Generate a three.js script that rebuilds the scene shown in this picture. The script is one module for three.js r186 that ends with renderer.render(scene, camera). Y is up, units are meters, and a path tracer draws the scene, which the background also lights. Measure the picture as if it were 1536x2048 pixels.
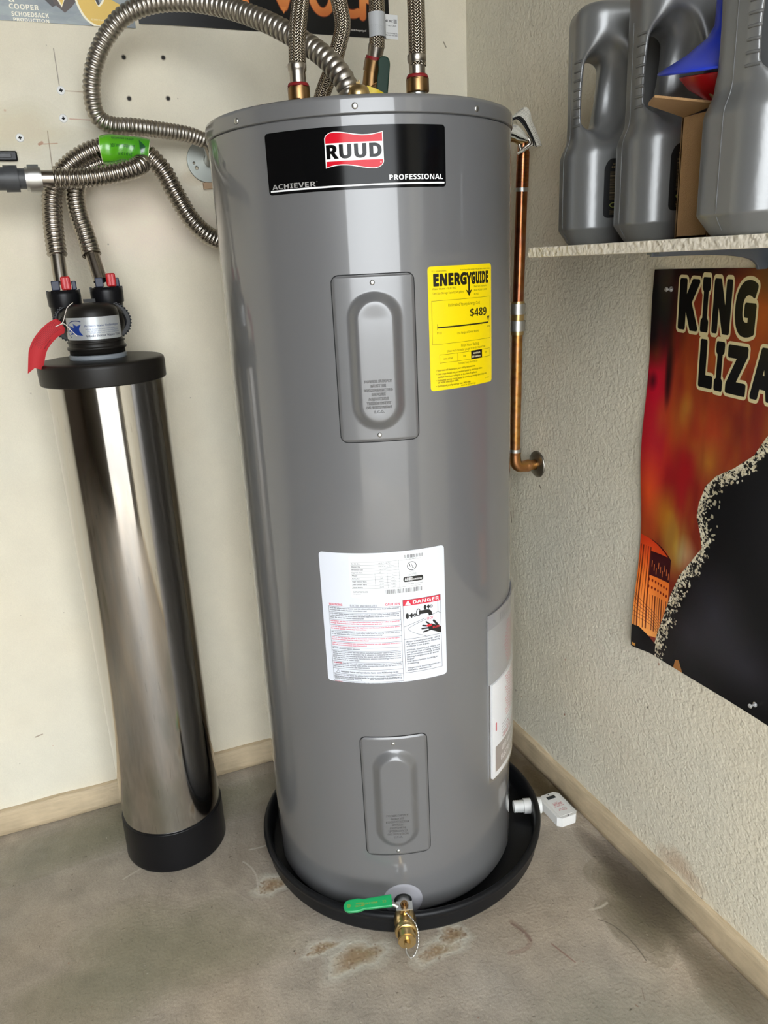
import * as THREE from 'three';
import { RoundedBoxGeometry } from 'three/addons/geometries/RoundedBoxGeometry.js';
import { mergeGeometries } from 'three/addons/utils/BufferGeometryUtils.js';

// ------------------------------------------------------------------ camera, light, exposure
const scene = new THREE.Scene();
const camera = new THREE.PerspectiveCamera(66.56, 1536 / 2048, 0.05, 60);
camera.position.set(-0.9283, 1.2, 1.7139);
camera.lookAt(-0.9283 + 0.3513, 1.2 - 0.3058, 1.7139 - 0.8849);
camera.rotateZ(THREE.MathUtils.degToRad(-2.8135));
scene.add(camera);
scene.background = new THREE.Color().setRGB(0.93, 0.97, 1.0);
scene.backgroundIntensity = 8.2;
const sun = new THREE.DirectionalLight(new THREE.Color().setRGB(1, 0.95, 0.86), 2.5);
sun.position.set(4, 6, 4.6);
sun.target.position.set(-1.6, 0, 5.4);
sun.castShadow = true;
Object.assign(sun.shadow.camera, { left: -9, right: 9, top: 9, bottom: -9, near: 0.5, far: 30 });
sun.shadow.mapSize.set(2048, 2048);
scene.add(sun, sun.target);
const renderer = new THREE.WebGLRenderer({ antialias: true });
renderer.toneMapping = THREE.LinearToneMapping;
renderer.toneMappingExposure = 1.0;
renderer.shadowMap.enabled = true;

// ------------------------------------------------------------------ helpers
const V = (x, y, z) => new THREE.Vector3(x, y, z);
const rad = THREE.MathUtils.degToRad;
const clamp = (x, a, b) => Math.min(b, Math.max(a, x));
const sstep = (a, b, x) => { const t = clamp((x - a) / (b - a), 0, 1); return t * t * (3 - 2 * t); };
function rng(seed) { let s = seed | 0; return () => { s = (s + 0x6d2b79f5) | 0; let t = Math.imul(s ^ (s >>> 15), 1 | s); t = (t + Math.imul(t ^ (t >>> 7), 61 | t)) ^ t; return ((t ^ (t >>> 14)) >>> 0) / 4294967296; }; }
const used = {};
function numbered(n) { if (!(n in used)) { used[n] = 0; return n; } used[n]++; return n + '_' + String(used[n]).padStart(3, '0'); }
function mesh(name, geo, mat, parent) {
  const m = new THREE.Mesh(Array.isArray(geo) ? mergeGeometries(geo.map(plain)) : geo, mat);
  m.name = parent ? name : numbered(name); m.castShadow = m.receiveShadow = true;
  (parent || scene).add(m); return m;
}
function plain(g) { let q = g.index ? g.toNonIndexed() : g; const r = new THREE.BufferGeometry(); for (const k of ['position', 'normal', 'uv']) r.setAttribute(k, q.attributes[k] || new THREE.BufferAttribute(new Float32Array(q.attributes.position.count * 2), 2)); return r; }
function thing(name, label, category, pos = [0, 0, 0], group) {
  const g = new THREE.Group(); g.name = numbered(name); g.position.set(...pos); scene.add(g); return tag(g, label, category, group);
}
function tag(o, label, category, group) { o.userData.label = label; o.userData.category = category; if (group) o.userData.group = group; return o; }
function struct(name, geo, mat) { const m = mesh(name, geo, mat); m.userData.kind = 'structure'; return m; }
const box = (w, h, d, x = 0, y = 0, z = 0) => new THREE.BoxGeometry(w, h, d).translate(x, y, z);
const rbox = (w, h, d, r, x = 0, y = 0, z = 0) => new RoundedBoxGeometry(w, h, d, 3, r).translate(x, y, z);
const lathe = (pts, seg = 48) => new THREE.LatheGeometry(pts.map((p) => new THREE.Vector2(p[0], p[1])), seg);
const cyl = (r0, r1, h, seg = 32) => new THREE.CylinderGeometry(r0, r1, h, seg);
function along(geo, a, b) { // geometry with its axis on y (centred) moved so that it runs from a to b
  const d = b.clone().sub(a); const q = new THREE.Quaternion().setFromUnitVectors(V(0, 1, 0), d.clone().normalize());
  return geo.applyMatrix4(new THREE.Matrix4().compose(a.clone().add(b).multiplyScalar(0.5), q, V(1, 1, 1)));
}
const rod = (a, b, r, seg = 24, r2 = r) => along(cyl(r2, r, a.distanceTo(b), seg), a, b);
const P3 = (l) => l.map((p) => V(...p));
// swept tube with a radius that may vary: rf(s) in metres of arc length
function sweep(points, rf, { step = 0.002, seg = 20, closed = false, caps = true } = {}) {
  const curve = new THREE.CatmullRomCurve3(points, closed, 'centripetal'); curve.arcLengthDivisions = 600;
  const L = curve.getLength(), n = Math.max(8, Math.round(L / step)), fr = curve.computeFrenetFrames(n, closed);
  const pos = [], uv = [], idx = [];
  for (let i = 0; i <= n; i++) {
    const p = curve.getPointAt(i / n), s = (i / n) * L, r = rf(s, L);
    for (let j = 0; j <= seg; j++) {
      const a = (j / seg) * Math.PI * 2, c = Math.cos(a) * r, d = Math.sin(a) * r;
      pos.push(p.x + fr.normals[i].x * c + fr.binormals[i].x * d, p.y + fr.normals[i].y * c + fr.binormals[i].y * d, p.z + fr.normals[i].z * c + fr.binormals[i].z * d);
      uv.push(j / seg, s);
      if (i < n && j < seg) { const k = i * (seg + 1) + j; idx.push(k, k + seg + 1, k + 1, k + 1, k + seg + 1, k + seg + 2); }
    }
  }
  const g = new THREE.BufferGeometry();
  g.setAttribute('position', new THREE.Float32BufferAttribute(pos, 3)); g.setAttribute('uv', new THREE.Float32BufferAttribute(uv, 2)); g.setIndex(idx.map((_, k) => idx[k % 3 === 1 ? k + 1 : k % 3 === 2 ? k - 1 : k]));
  g.computeVertexNormals();
  const nn = g.attributes.normal; // close the seam of normals
  for (let i = 0; i <= n; i++) { const a = i * (seg + 1), b = a + seg, v = V(nn.getX(a) + nn.getX(b), nn.getY(a) + nn.getY(b), nn.getZ(a) + nn.getZ(b)).normalize(); nn.setXYZ(a, v.x, v.y, v.z); nn.setXYZ(b, v.x, v.y, v.z); }
  return g;
}
const hump = (s, pitch) => { const t = (s / pitch) % 1; return Math.sqrt(Math.max(0, 1 - (2 * t - 1) ** 2)); };
// sheet(fn, nu, nv): grid surface with a back and edges; fn(u, v, side) -> Vector3, side 0 front, 1 back
function sheet(fn, nu, nv) {
  const pos = [], uv = [], idx = [], W = nu + 1, N = W * (nv + 1);
  for (let side = 0; side < 2; side++) for (let j = 0; j <= nv; j++) for (let i = 0; i <= nu; i++) { const p = fn(i / nu, j / nv, side); pos.push(p.x, p.y, p.z); uv.push(i / nu, j / nv); }
  for (let j = 0; j < nv; j++) for (let i = 0; i < nu; i++) { const k = j * W + i; idx.push(k, k + 1, k + W + 1, k, k + W + 1, k + W); const q = k + N; idx.push(q, q + W + 1, q + 1, q, q + W, q + W + 1); }
  const g = new THREE.BufferGeometry();
  g.setAttribute('position', new THREE.Float32BufferAttribute(pos, 3)); g.setAttribute('uv', new THREE.Float32BufferAttribute(uv, 2)); g.setIndex(idx); g.computeVertexNormals();
  const ring = []; for (let i = 0; i < nu; i++) ring.push(i); for (let j = 0; j < nv; j++) ring.push(j * W + nu); for (let i = nu; i > 0; i--) ring.push(nv * W + i); for (let j = nv; j > 0; j--) ring.push(j * W);
  const sp = [], su = [], at = (k) => [pos[k * 3], pos[k * 3 + 1], pos[k * 3 + 2]];
  ring.forEach((a, m) => { const b = ring[(m + 1) % ring.length]; for (const k of [a, a + N, b, b, a + N, b + N]) { sp.push(...at(k)); su.push(uv[k * 2], uv[k * 2 + 1]); } });
  const e = new THREE.BufferGeometry(); e.setAttribute('position', new THREE.Float32BufferAttribute(sp, 3)); e.setAttribute('uv', new THREE.Float32BufferAttribute(su, 2)); e.computeVertexNormals();
  return mergeGeometries([plain(g), plain(e)]);
}
const tri0 = (g) => g;
// a patch wrapped on a vertical cylinder round the local y axis
function wrap(p0, p1, h0, h1, r, { thick = 0.0004, corner = 0.004, nu = 40, nv = 30, disp = null } = {}) {
  const Wd = rad(p1 - p0) * r, Hd = h1 - h0, rows = [];
  for (let j = 0; j <= nv; j++) rows.push(j / nv);
  if (corner > 0) for (let k = 1; k < 6; k++) { const c = (1 - Math.cos((k / 6) * Math.PI / 2)) * corner / Hd; rows.push(c, 1 - c); }
  rows.sort((a, b) => a - b); const n = rows.length - 1;
  return sheet((u, vi, side) => {
    const v = rows[Math.round(vi * n)], y = v * Hd, e = Math.min(y, Hd - y);
    const inset = e < corner ? corner - Math.sqrt(Math.max(0, corner ** 2 - (corner - e) ** 2)) : 0;
    const x = inset + u * (Wd - 2 * inset), ph = rad(p0) + x / r;
    const q = side ? r : r + thick + (disp ? disp(x, y, Wd, Hd) : 0);
    return V(Math.sin(ph) * q, h0 + y, Math.cos(ph) * q);
  }, nu, n);
}
function fixUV(g, f) { const p = g.attributes.position, u = g.attributes.uv; for (let i = 0; i < p.count; i++) { const r = f(p.getX(i), p.getY(i), p.getZ(i)); u.setXY(i, r[0], r[1]); } return g; }
const wrapUV = (g, p0, p1, h0, h1) => fixUV(g, (x, y, z) => [(THREE.MathUtils.radToDeg(Math.atan2(x, z)) - p0) / (p1 - p0), (y - h0) / (h1 - h0)]);

// ------------------------------------------------------------------ textures
function canvas(w, h, draw) { const c = document.createElement('canvas'); c.width = w; c.height = h; const x = c.getContext('2d'); draw(x, w, h); return c; }
function ctex(c, srgb = true) { const t = new THREE.CanvasTexture(c); if (srgb) t.colorSpace = THREE.SRGBColorSpace; t.magFilter = THREE.LinearFilter; t.anisotropy = 8; return t; }
function hash(x, y, s) { let h = Math.imul(x, 374761393) + Math.imul(y, 668265263) + Math.imul(s, 1442695041); h = Math.imul(h ^ (h >>> 13), 1274126177); return ((h ^ (h >>> 16)) >>> 0) / 4294967296; }
function tn(x, y, per, s) { // tileable value noise, x and y in [0, 1)
  const X = x * per, Y = y * per, ix = Math.floor(X), iy = Math.floor(Y), fx = X - ix, fy = Y - iy, a = fx * fx * (3 - 2 * fx), b = fy * fy * (3 - 2 * fy), m = (k) => ((k % per) + per) % per;
  const h = (i, j) => hash(m(ix + i), m(iy + j), s);
  return (h(0, 0) * (1 - a) + h(1, 0) * a) * (1 - b) + (h(0, 1) * (1 - a) + h(1, 1) * a) * b;
}
const fbm = (x, y, per, s, o = 4) => { let a = 0.5, t = 0, n = 0; for (let i = 0; i < o; i++) { t += a * tn(x, y, per << i, s + i); n += a; a *= 0.5; } return t / n; };
function dataTex(n, f, srgb = false) {
  const d = new Uint8Array(n * n * 4); for (let j = 0; j < n; j++) for (let i = 0; i < n; i++) { const v = f(i / n, j / n), k = (j * n + i) * 4; if (typeof v === 'number') d[k] = d[k + 1] = d[k + 2] = clamp(v * 255, 0, 255); else { d[k] = v[0]; d[k + 1] = v[1]; d[k + 2] = v[2]; } d[k + 3] = 255; }
  const t = new THREE.DataTexture(d, n, n); t.wrapS = t.wrapT = THREE.RepeatWrapping; t.magFilter = THREE.LinearFilter; t.minFilter = THREE.LinearMipmapLinearFilter; t.generateMipmaps = true; if (srgb) t.colorSpace = THREE.SRGBColorSpace; t.needsUpdate = true; return t;
}
const rep = (t, x, y = x) => { const c = t.clone(); c.wrapS = c.wrapT = THREE.RepeatWrapping; c.repeat.set(x, y); c.needsUpdate = true; return c; };
const peel = dataTex(1024, (x, y) => 0.5 * sstep(0.25, 0.8, tn(x, y, 64, 1) * 0.55 + tn(x, y, 128, 2) * 0.45) + 0.32 * tn(x, y, 170, 3) + 0.18 * tn(x, y, 340, 4));
const grain = dataTex(512, (x, y) => fbm(x, y, 40, 11, 4));
// a 2 m by 2 m surface painted in plan; the marks come after the base
function plan(base, amp, seed, marks, speck = 0.02) {
  const N = 2048, c = canvas(N, N, (g) => {
    const im = new ImageData(N, N), d = im.data;
    for (let j = 0; j < N; j++) for (let i = 0; i < N; i++) {
      const x = i / N, y = j / N, n = (fbm(x, y, 5, seed, 4) - 0.5) * amp[0] + (fbm(x, y, 60, seed + 9, 3) - 0.5) * amp[1] + (hash(i, j, seed) - 0.5) * amp[2], w = (fbm(x, y, 7, seed + 20, 3) - 0.5) * amp[3], k = (j * N + i) * 4;
      d[k] = clamp(base[0] * (1 + n + w), 0, 255); d[k + 1] = clamp(base[1] * (1 + n), 0, 255); d[k + 2] = clamp(base[2] * (1 + n - w * 1.3), 0, 255); d[k + 3] = 255;
    }
    g.putImageData(im, 0, 0); marks(g, N / 2);
  });
  const t = ctex(c); t.wrapS = t.wrapT = THREE.MirroredRepeatWrapping; t.repeat.set(0.5, 0.5); return t;
}
function blob(g, x, y, rx, ry, col, a, soft = 0.5, seed = 1) { // irregular soft-edged patch
  const R = rng(seed); g.save(); g.translate(x, y);
  for (let k = 0; k < 7; k++) { const s = 1 - (k / 7) * soft; g.globalAlpha = a / 5; g.fillStyle = col; g.beginPath(); const ph = [R() * 6, R() * 6, R() * 6]; for (let t = 0; t <= 40; t++) { const q = (t / 40) * Math.PI * 2, r = s * (1 + 0.16 * Math.sin(3 * q + ph[0] * 0.1) + 0.1 * Math.sin(5 * q + seed) + 0.06 * Math.sin(9 * q + seed * 2)); g.lineTo(Math.cos(q) * rx * r, Math.sin(q) * ry * r); } g.fill(); }
  g.restore();
}
function line(g, pts, w, col, a = 1) { g.globalAlpha = a; g.strokeStyle = col; g.lineWidth = w; g.lineCap = 'round'; g.lineJoin = 'round'; g.beginPath(); g.moveTo(...pts[0]); for (let i = 1; i < pts.length - 1; i++) g.quadraticCurveTo(...pts[i], (pts[i][0] + pts[i + 1][0]) / 2, (pts[i][1] + pts[i + 1][1]) / 2); g.lineTo(...pts[pts.length - 1]); g.stroke(); g.globalAlpha = 1; }

// ------------------------------------------------------------------ materials
const std = (o) => new THREE.MeshStandardMaterial(o), phy = (o) => new THREE.MeshPhysicalMaterial(o);
const lin = (r, g, b) => new THREE.Color().setRGB(r, g, b);
const M = {
  paint: phy({ color: lin(0.16, 0.16, 0.163), roughness: 0.42, metalness: 0.15, clearcoat: 1, clearcoatRoughness: 0.06 }),
  paintEmboss: null,
  gap: std({ color: 0x17181a, roughness: 0.8 }),
  steel: std({ color: lin(0.4, 0.365, 0.32), metalness: 1, roughness: 0.25 }),
  steelSatin: std({ color: lin(0.44, 0.405, 0.355), metalness: 1, roughness: 0.36 }),
  steelDark: std({ color: lin(0.42, 0.38, 0.33), metalness: 1, roughness: 0.3 }),
  zinc: std({ color: lin(0.6, 0.6, 0.58), metalness: 1, roughness: 0.38 }),
  brass: std({ color: lin(0.68, 0.5, 0.24), metalness: 1, roughness: 0.28 }),
  bronze: std({ color: lin(0.3, 0.18, 0.08), metalness: 1, roughness: 0.34 }),
  copper: std({ color: lin(0.4, 0.17, 0.1), metalness: 1, roughness: 0.26 }),
  copperOld: std({ color: lin(0.5, 0.27, 0.125), metalness: 1, roughness: 0.36, map: null }),
  blackPlastic: phy({ color: lin(0.006, 0.006, 0.007), roughness: 0.34, specularIntensity: 0.5 }),
  blackDusty: phy({ color: lin(0.0105, 0.009, 0.0075), roughness: 0.4, specularIntensity: 0.5 }),
  rubber: phy({ color: lin(0.007, 0.0075, 0.009), roughness: 0.42, specularIntensity: 0.5 }),
  whitePlastic: std({ color: lin(0.74, 0.74, 0.72), roughness: 0.4 }),
  pvcGrey: std({ color: lin(0.05, 0.052, 0.056), roughness: 0.45 }),
  redPlastic: std({ color: lin(0.5, 0.012, 0.015), roughness: 0.3 }),
  redSeal: std({ color: lin(0.25, 0.01, 0.012), roughness: 0.5 }),
  navyPlastic: std({ color: lin(0.012, 0.018, 0.045), roughness: 0.45 }),
  greenVinyl: phy({ color: lin(0.0, 0.27, 0.085), roughness: 0.4, clearcoat: 0.4, clearcoatRoughness: 0.3 }),
  darkGreen: phy({ color: lin(0.002, 0.03, 0.014), roughness: 0.45, specularIntensity: 0.4 }),
  lavender: std({ color: lin(0.3, 0.3, 0.33), roughness: 0.45 }),
  jug: phy({ color: lin(0.22, 0.222, 0.222), metalness: 0.5, roughness: 0.34, bumpMap: rep(grain, 3), bumpScale: 0.0002 }),
  wood: std({ color: lin(0.42, 0.29, 0.18), roughness: 0.85 }),
};

// ------------------------------------------------------------------ the setting: a garage, open to the daylight behind the camera
const wallBase = [222, 214, 193];
const wallBackMap = plan(wallBase, [0.07, 0.03, 0.025, 0.035], 3, (g, k) => {
  // plan: x from -2 to 0, y from 0 (floor) up to 2
  const X = (x) => (x + 2) * k, Y = (y) => (2 - y) * k, at = (l) => l.map((p) => [X(p[0]), Y(p[1])]);
  line(g, at([[-0.851, 1.597], [-0.851, 1.537]]), 1.2, '#6a6358', 0.8); line(g, at([[-0.842, 1.528], [-0.79, 1.526]]), 1, '#8a6a50', 0.7); line(g, at([[-0.842, 1.481], [-0.79, 1.479]]), 1, '#a0503c', 0.7);
  line(g, at([[-0.884, 1.46], [-0.886, 1.393]]), 1.4, '#7b6a58', 0.8); line(g, at([[-0.902, 1.437], [-0.87, 1.439]]), 1.2, '#a06048', 0.7); line(g, at([[-0.902, 1.437], [-0.897, 1.44]]), 5, '#97503a', 0.5);
  for (const p of [[-0.729, 1.588], [-0.656, 1.59], [-0.729, 1.518], [-0.656, 1.52]]) { g.globalAlpha = 0.55; g.fillStyle = '#8a7f70'; g.beginPath(); g.arc(X(p[0]), Y(p[1]), 5.2, 0, 7); g.fill(); g.globalAlpha = 1; g.fillStyle = '#171411'; g.beginPath(); g.arc(X(p[0]), Y(p[1]), 3.5, 0, 7); g.fill(); }
  line(g, at([[-1.115, 0.221], [-1.1, 0.224]]), 2.5, '#8d7a66', 0.8); line(g, at([[-0.056, 1.645], [-0.05, 1.635]]), 2, '#57503f', 0.8);
  const R = rng(5); for (let i = 0; i < 90; i++) { g.globalAlpha = 0.25 + R() * 0.5; g.fillStyle = R() < 0.7 ? '#6d6556' : '#a0583f'; g.beginPath(); g.arc(R() * 2048, R() * 2048, 0.6 + R() * 1.6, 0, 7); g.fill(); }
  for (const [x, y, rx, ry, c, a] of [[-0.6, 1.39, 0.05, 0.035, '#b9a184', 0.5], [-0.93, 1.46, 0.12, 0.05, '#c3ab8c', 0.3], [-0.75, 1.3, 0.2, 0.1, '#e6dfcf', 0.3]]) blob(g, X(x), Y(y), rx * k, ry * k, c, a, 0.8, 7);
  g.globalAlpha = 1;
});
const wallRightMap = plan(wallBase, [0.05, 0.03, 0.02, 0.03], 31, (g, k) => {
  // plan: z from 0 to 2, y from 0 up to 2
  const R = rng(9), X = (z) => z * k, Y = (y) => (2 - y) * k;
  for (let i = 0; i < 110; i++) { g.globalAlpha = 0.3 + R() * 0.5; g.fillStyle = R() < 0.7 ? '#5d5548' : '#9a6048'; const q = R(); g.beginPath(); g.ellipse(R() * 2048, 2048 - (q * q) * 1500 - 60, 0.8 + R() * 1.6, 0.8 + R() * 3, 0.2, 0, 7); g.fill(); }
  line(g, [[X(0.19), Y(0.62)], [X(0.195), Y(0.595)]], 2.5, '#584c3c', 0.9); line(g, [[X(0.2), Y(0.64)], [X(0.203), Y(0.61)]], 1.6, '#8a6a50', 0.8); line(g, [[X(0.31), Y(0.715)], [X(0.315), Y(0.709)]], 3, '#6b5d4a', 0.8);
  blob(g, X(0.8), Y(0.085), 0.07 * k, 0.03 * k, '#b39d7c', 0.5, 0.8, 3);
});
const floorMap = plan([166, 156, 142], [0.3, 0.17, 0.15, 0.07], 57, (g, k) => {
  // plan: x from -1.7 to 0.3, z from -0.2 to 1.8
  const X = (x) => (x + 1.7) * k, Y = (z) => (z + 0.2) * k;
  const st = (x, z, rx, rz, c, a, s) => blob(g, X(x), Y(z), rx * k, rz * k, c, a, 0.7, s);
  st(-0.06, 0.78, 0.1, 0.12, '#4a4030', 0.75, 4); st(-0.04, 0.72, 0.05, 0.16, '#3f372a', 0.6, 5); st(-0.05, 0.95, 0.05, 0.2, '#55493a', 0.6, 6); st(-0.06, 0.3, 0.1, 0.12, '#40341f', 0.75, 7); st(-0.035, 0.42, 0.05, 0.09, '#3b2c14', 0.8, 8);
  st(-0.9, 0.1, 0.4, 0.1, '#5b5546', 0.4, 9); st(-0.5, 0.25, 0.3, 0.3, '#5a5345', 0.45, 10); st(-0.95, 0.5, 0.25, 0.14, '#67614f', 0.4, 11); st(-0.3, 1.0, 0.3, 0.14, '#7a7060', 0.3, 33); st(-0.75, 0.85, 0.2, 0.1, '#7c756a', 0.35, 34);
  // pale mineral rings with chipped brown middles
  for (const [x, z, rx, rz, s] of [[-0.605, 0.655, 0.052, 0.026, 21], [-0.462, 0.705, 0.046, 0.016, 22], [-0.425, 0.685, 0.026, 0.02, 23], [-0.7, 0.42, 0.032, 0.02, 24], [-0.655, 0.61, 0.03, 0.012, 25]]) { st(x, z, rx * 1.45, rz * 1.7, '#d6d0c5', 0.7, s); st(x, z, rx * 1.12, rz * 1.18, '#e2dcd2', 0.8, s); st(x, z, rx, rz, '#8a6a52', 0.9, s); st(x + rx * 0.15, z, rx * 0.6, rz * 0.6, '#9c8468', 0.6, s + 3); const Q = rng(s); for (let i = 0; i < 36; i++) { const a = Q() * 6.3, d = Math.sqrt(Q()); g.globalAlpha = 0.5; g.fillStyle = Q() < 0.6 ? '#c4b8a6' : '#79604a'; g.beginPath(); g.ellipse(X(x + Math.cos(a) * d * rx), Y(z + Math.sin(a) * d * rz), 1 + Q() * 4, 1 + Q() * 2, Q() * 3, 0, 7); g.fill(); } }
  line(g, [[X(-0.31), Y(0.705)], [X(-0.3), Y(0.73)], [X(-0.3), Y(0.76)], [X(-0.32), Y(0.772)], [X(-0.35), Y(0.765)]], 9, '#6a4a40', 0.22); line(g, [[X(-0.312), Y(0.71)], [X(-0.3), Y(0.735)], [X(-0.3), Y(0.758)]], 5, '#5c4038', 0.35);
  line(g, [[X(-0.27), Y(0.78)], [X(-0.255), Y(0.83)]], 3, '#7a5348', 0.5);
  line(g, [[X(-0.16), Y(0.77)], [X(-0.14), Y(0.79)], [X(-0.135), Y(0.85)], [X(-0.14), Y(0.88)]], 2, '#4c463c', 0.6);
  line(g, [[X(-0.16), Y(0.745)], [X(-0.14), Y(0.75)], [X(-0.12), Y(0.745)]], 5, '#c9c0b0', 0.7);
  for (const l of [[[-0.74, 0.33], [-0.72, 0.36], [-0.73, 0.43]], [[-0.72, 0.3], [-0.69, 0.305], [-0.675, 0.3]], [[-0.98, 0.27], [-0.93, 0.25]]]) line(g, l.map((p) => [X(p[0]), Y(p[1])]), 4, '#c4bdb0', 0.6);
  const R = rng(77); for (let i = 0; i < 900; i++) { const b = R(); g.globalAlpha = 0.2 + R() * 0.5; g.fillStyle = b < 0.6 ? '#4d463b' : b < 0.9 ? '#d8d2c6' : '#7e4a3a'; g.beginPath(); g.ellipse(R() * 2048, R() * 2048, 0.6 + R() * R() * 4, 0.6 + R() * R() * 2, R() * 3, 0, 7); g.fill(); }
  for (let i = 0; i < 26; i++) { const x = R() * 2048, y = R() * 2048; line(g, [[x, y], [x + R() * 30 - 15, y + R() * 40 - 10]], 1.4, R() < 0.5 ? '#5b4a3e' : '#cfc8bb', 0.45); }
  g.globalAlpha = 1;
});
const fBump = dataTex(1024, (x, y) => 0.6 * fbm(x, y, 8, 71, 5) + 0.25 * tn(x, y, 180, 74) + 0.15 * sstep(0.8, 0.95, tn(x, y, 120, 79)));
const m2 = (geo, f) => fixUV(geo, f);
const wallBackMat = std({ map: wallBackMap, roughness: 0.72, bumpMap: rep(peel, 3), bumpScale: 0.00035 });
const wallRightMat = std({ map: wallRightMap, roughness: 0.72, bumpMap: rep(peel, 2.1), bumpScale: 0.0013 });
const roomMat = std({ color: lin(0.13, 0.115, 0.095), roughness: 0.8 });
const darkMat = std({ color: lin(0.11, 0.085, 0.065), roughness: 0.9 });
const ceilMat = std({ color: lin(0.13, 0.11, 0.09), roughness: 0.85 });
const floorMat = std({ map: floorMap, roughness: 0.62, bumpMap: rep(fBump, 1.4), bumpScale: 0.002 });
const RX = -4.6, RZ = 2.75, RH = 2.85; // left wall, door wall, ceiling
struct('floor', m2(box(4.9, 0.2, 3.9, RX / 2 + 0.05, -0.1, 1.65), (x, y, z) => [x + 1.7, 1.8 - z]), floorMat);
struct('wall_back', m2(box(5, RH, 0.15, RX / 2, RH / 2, -0.075), (x, y) => [x + 2, y]), wallBackMat);
struct('wall_right', m2(box(0.15, RH, RZ + 0.15, 0.075, RH / 2, RZ / 2 + 0.075), (x, y, z) => [z, y]), wallRightMat);
struct('wall_left', box(0.15, RH, RZ + 0.15, RX - 0.075, RH / 2, RZ / 2 + 0.075), roomMat);
struct('trim_1', [0, 1, 2, 3, 4, 5, 6, 7].map((k) => box(0.03, 1.3, RZ / 8 - 0.006, RX + 0.015, 0.65, (k + 0.5) * RZ / 8)), darkMat);
struct('ceiling', box(5.2, 0.15, RZ + 0.5, RX / 2, RH + 0.075, RZ / 2 + 0.05), ceilMat);
const DX0 = -2.05, DX1 = -0.3, DH = 2.68; // the garage door opening
struct('wall_front', [box(DX0 - RX, RH, 0.15, (RX + DX0) / 2, RH / 2, RZ + 0.075), box(-DX1, RH, 0.15, DX1 / 2, RH / 2, RZ + 0.075), box(DX1 - DX0, RH - DH, 0.15, (DX0 + DX1) / 2, (RH + DH) / 2, RZ + 0.075)], roomMat);
struct('pavement', m2(box(16, 0.2, 12, -1.7, -0.13, RZ + 6.3), (x, y, z) => [x, z]), std({ color: lin(0.24, 0.23, 0.215), roughness: 0.9, bumpMap: rep(fBump, 1), bumpScale: 0.003 }));
// baseboards: worn painted boards
const boardMap = dataTex(512, (x, y) => { const n = fbm(x, y, 8, 91, 4) + 0.35 * (fbm(x * 0.99, (y * 6) % 1, 16, 95, 3) - 0.5), s = 0.86 + 0.26 * n; return [clamp(196 * s, 0, 255), clamp(177 * s, 0, 255), clamp(150 * s - 4, 0, 255)]; }, true);
const boardMat = std({ map: rep(boardMap, 2, 6), roughness: 0.7, bumpMap: rep(grain, 3, 10), bumpScale: 0.0008 });
function board(name, len, dir) { // profile with a worn rounded top, swept along x or z, wavy
  const n = 80, R = rng(dir ? 17 : 29), ph = [R() * 6, R() * 6];
  const prof = [[0, 0.0], [0.0125, 0.001], [0.0125, 0.014], [0.012, 0.048], [0.0112, 0.056], [0.0085, 0.0605], [0, 0.061]];
  const pos = [], uv = [], idx = [], K = prof.length;
  for (let i = 0; i <= n; i++) { const s = (i / n) * len, w = 0.0006 * Math.sin(s * 17 + ph[0]) + 0.0005 * Math.sin(s * 41 + ph[1]); prof.forEach(([d, y], j) => { const dd = d + (d > 0 ? w : 0), yy = y + (j > 2 ? w * 1.6 : 0); pos.push(...(dir ? [-dd, yy, s] : [-s, yy, dd])); uv.push(s, j / K * 0.08); if (i < n && j < K - 1) { const k = i * K + j; idx.push(k, k + K, k + 1, k + 1, k + K, k + K + 1); } }); }
  const g = new THREE.BufferGeometry(); g.setAttribute('position', new THREE.Float32BufferAttribute(pos, 3)); g.setAttribute('uv', new THREE.Float32BufferAttribute(uv, 2)); g.setIndex(idx); g.computeVertexNormals();
  return struct(name, g, boardMat);
}
board('baseboard_back', 2.4, 0); board('baseboard_right', 2.6, 1);

// ------------------------------------------------------------------ water heater
const HC = [-0.4076, 0, 0.3756], R0 = 0.2503;
const n2 = (ctx, s, x, y, font, col, { align = 'left', w = 0 } = {}) => { ctx.font = font; ctx.fillStyle = col; ctx.textAlign = align; ctx.textBaseline = 'alphabetic'; if (w) ctx.fillText(s, x, y, w); else ctx.fillText(s, x, y); };
function fit(ctx, s, x0, y0, x1, y1, font, col, stroke, sw) { // text stretched into a box
  ctx.save(); ctx.font = font; ctx.textAlign = 'left'; ctx.textBaseline = 'alphabetic'; const m = ctx.measureText(s), w = m.actualBoundingBoxLeft + m.actualBoundingBoxRight, h = m.actualBoundingBoxAscent + m.actualBoundingBoxDescent, sx = (x1 - x0) / w, sy = (y1 - y0) / h;
  ctx.translate(x0, y1); ctx.scale(sx, sy); ctx.translate(m.actualBoundingBoxLeft, -m.actualBoundingBoxDescent);
  if (stroke) { ctx.strokeStyle = stroke; ctx.lineWidth = sw / Math.sqrt(sx * sy); ctx.lineJoin = 'round'; ctx.strokeText(s, 0, 0); }
  if (col) { ctx.fillStyle = col; ctx.fillText(s, 0, 0); } ctx.restore();
}
const heater = thing('water_heater', 'tall grey cylindrical electric water heater standing in a black drain pan', 'water heater', HC);
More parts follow.
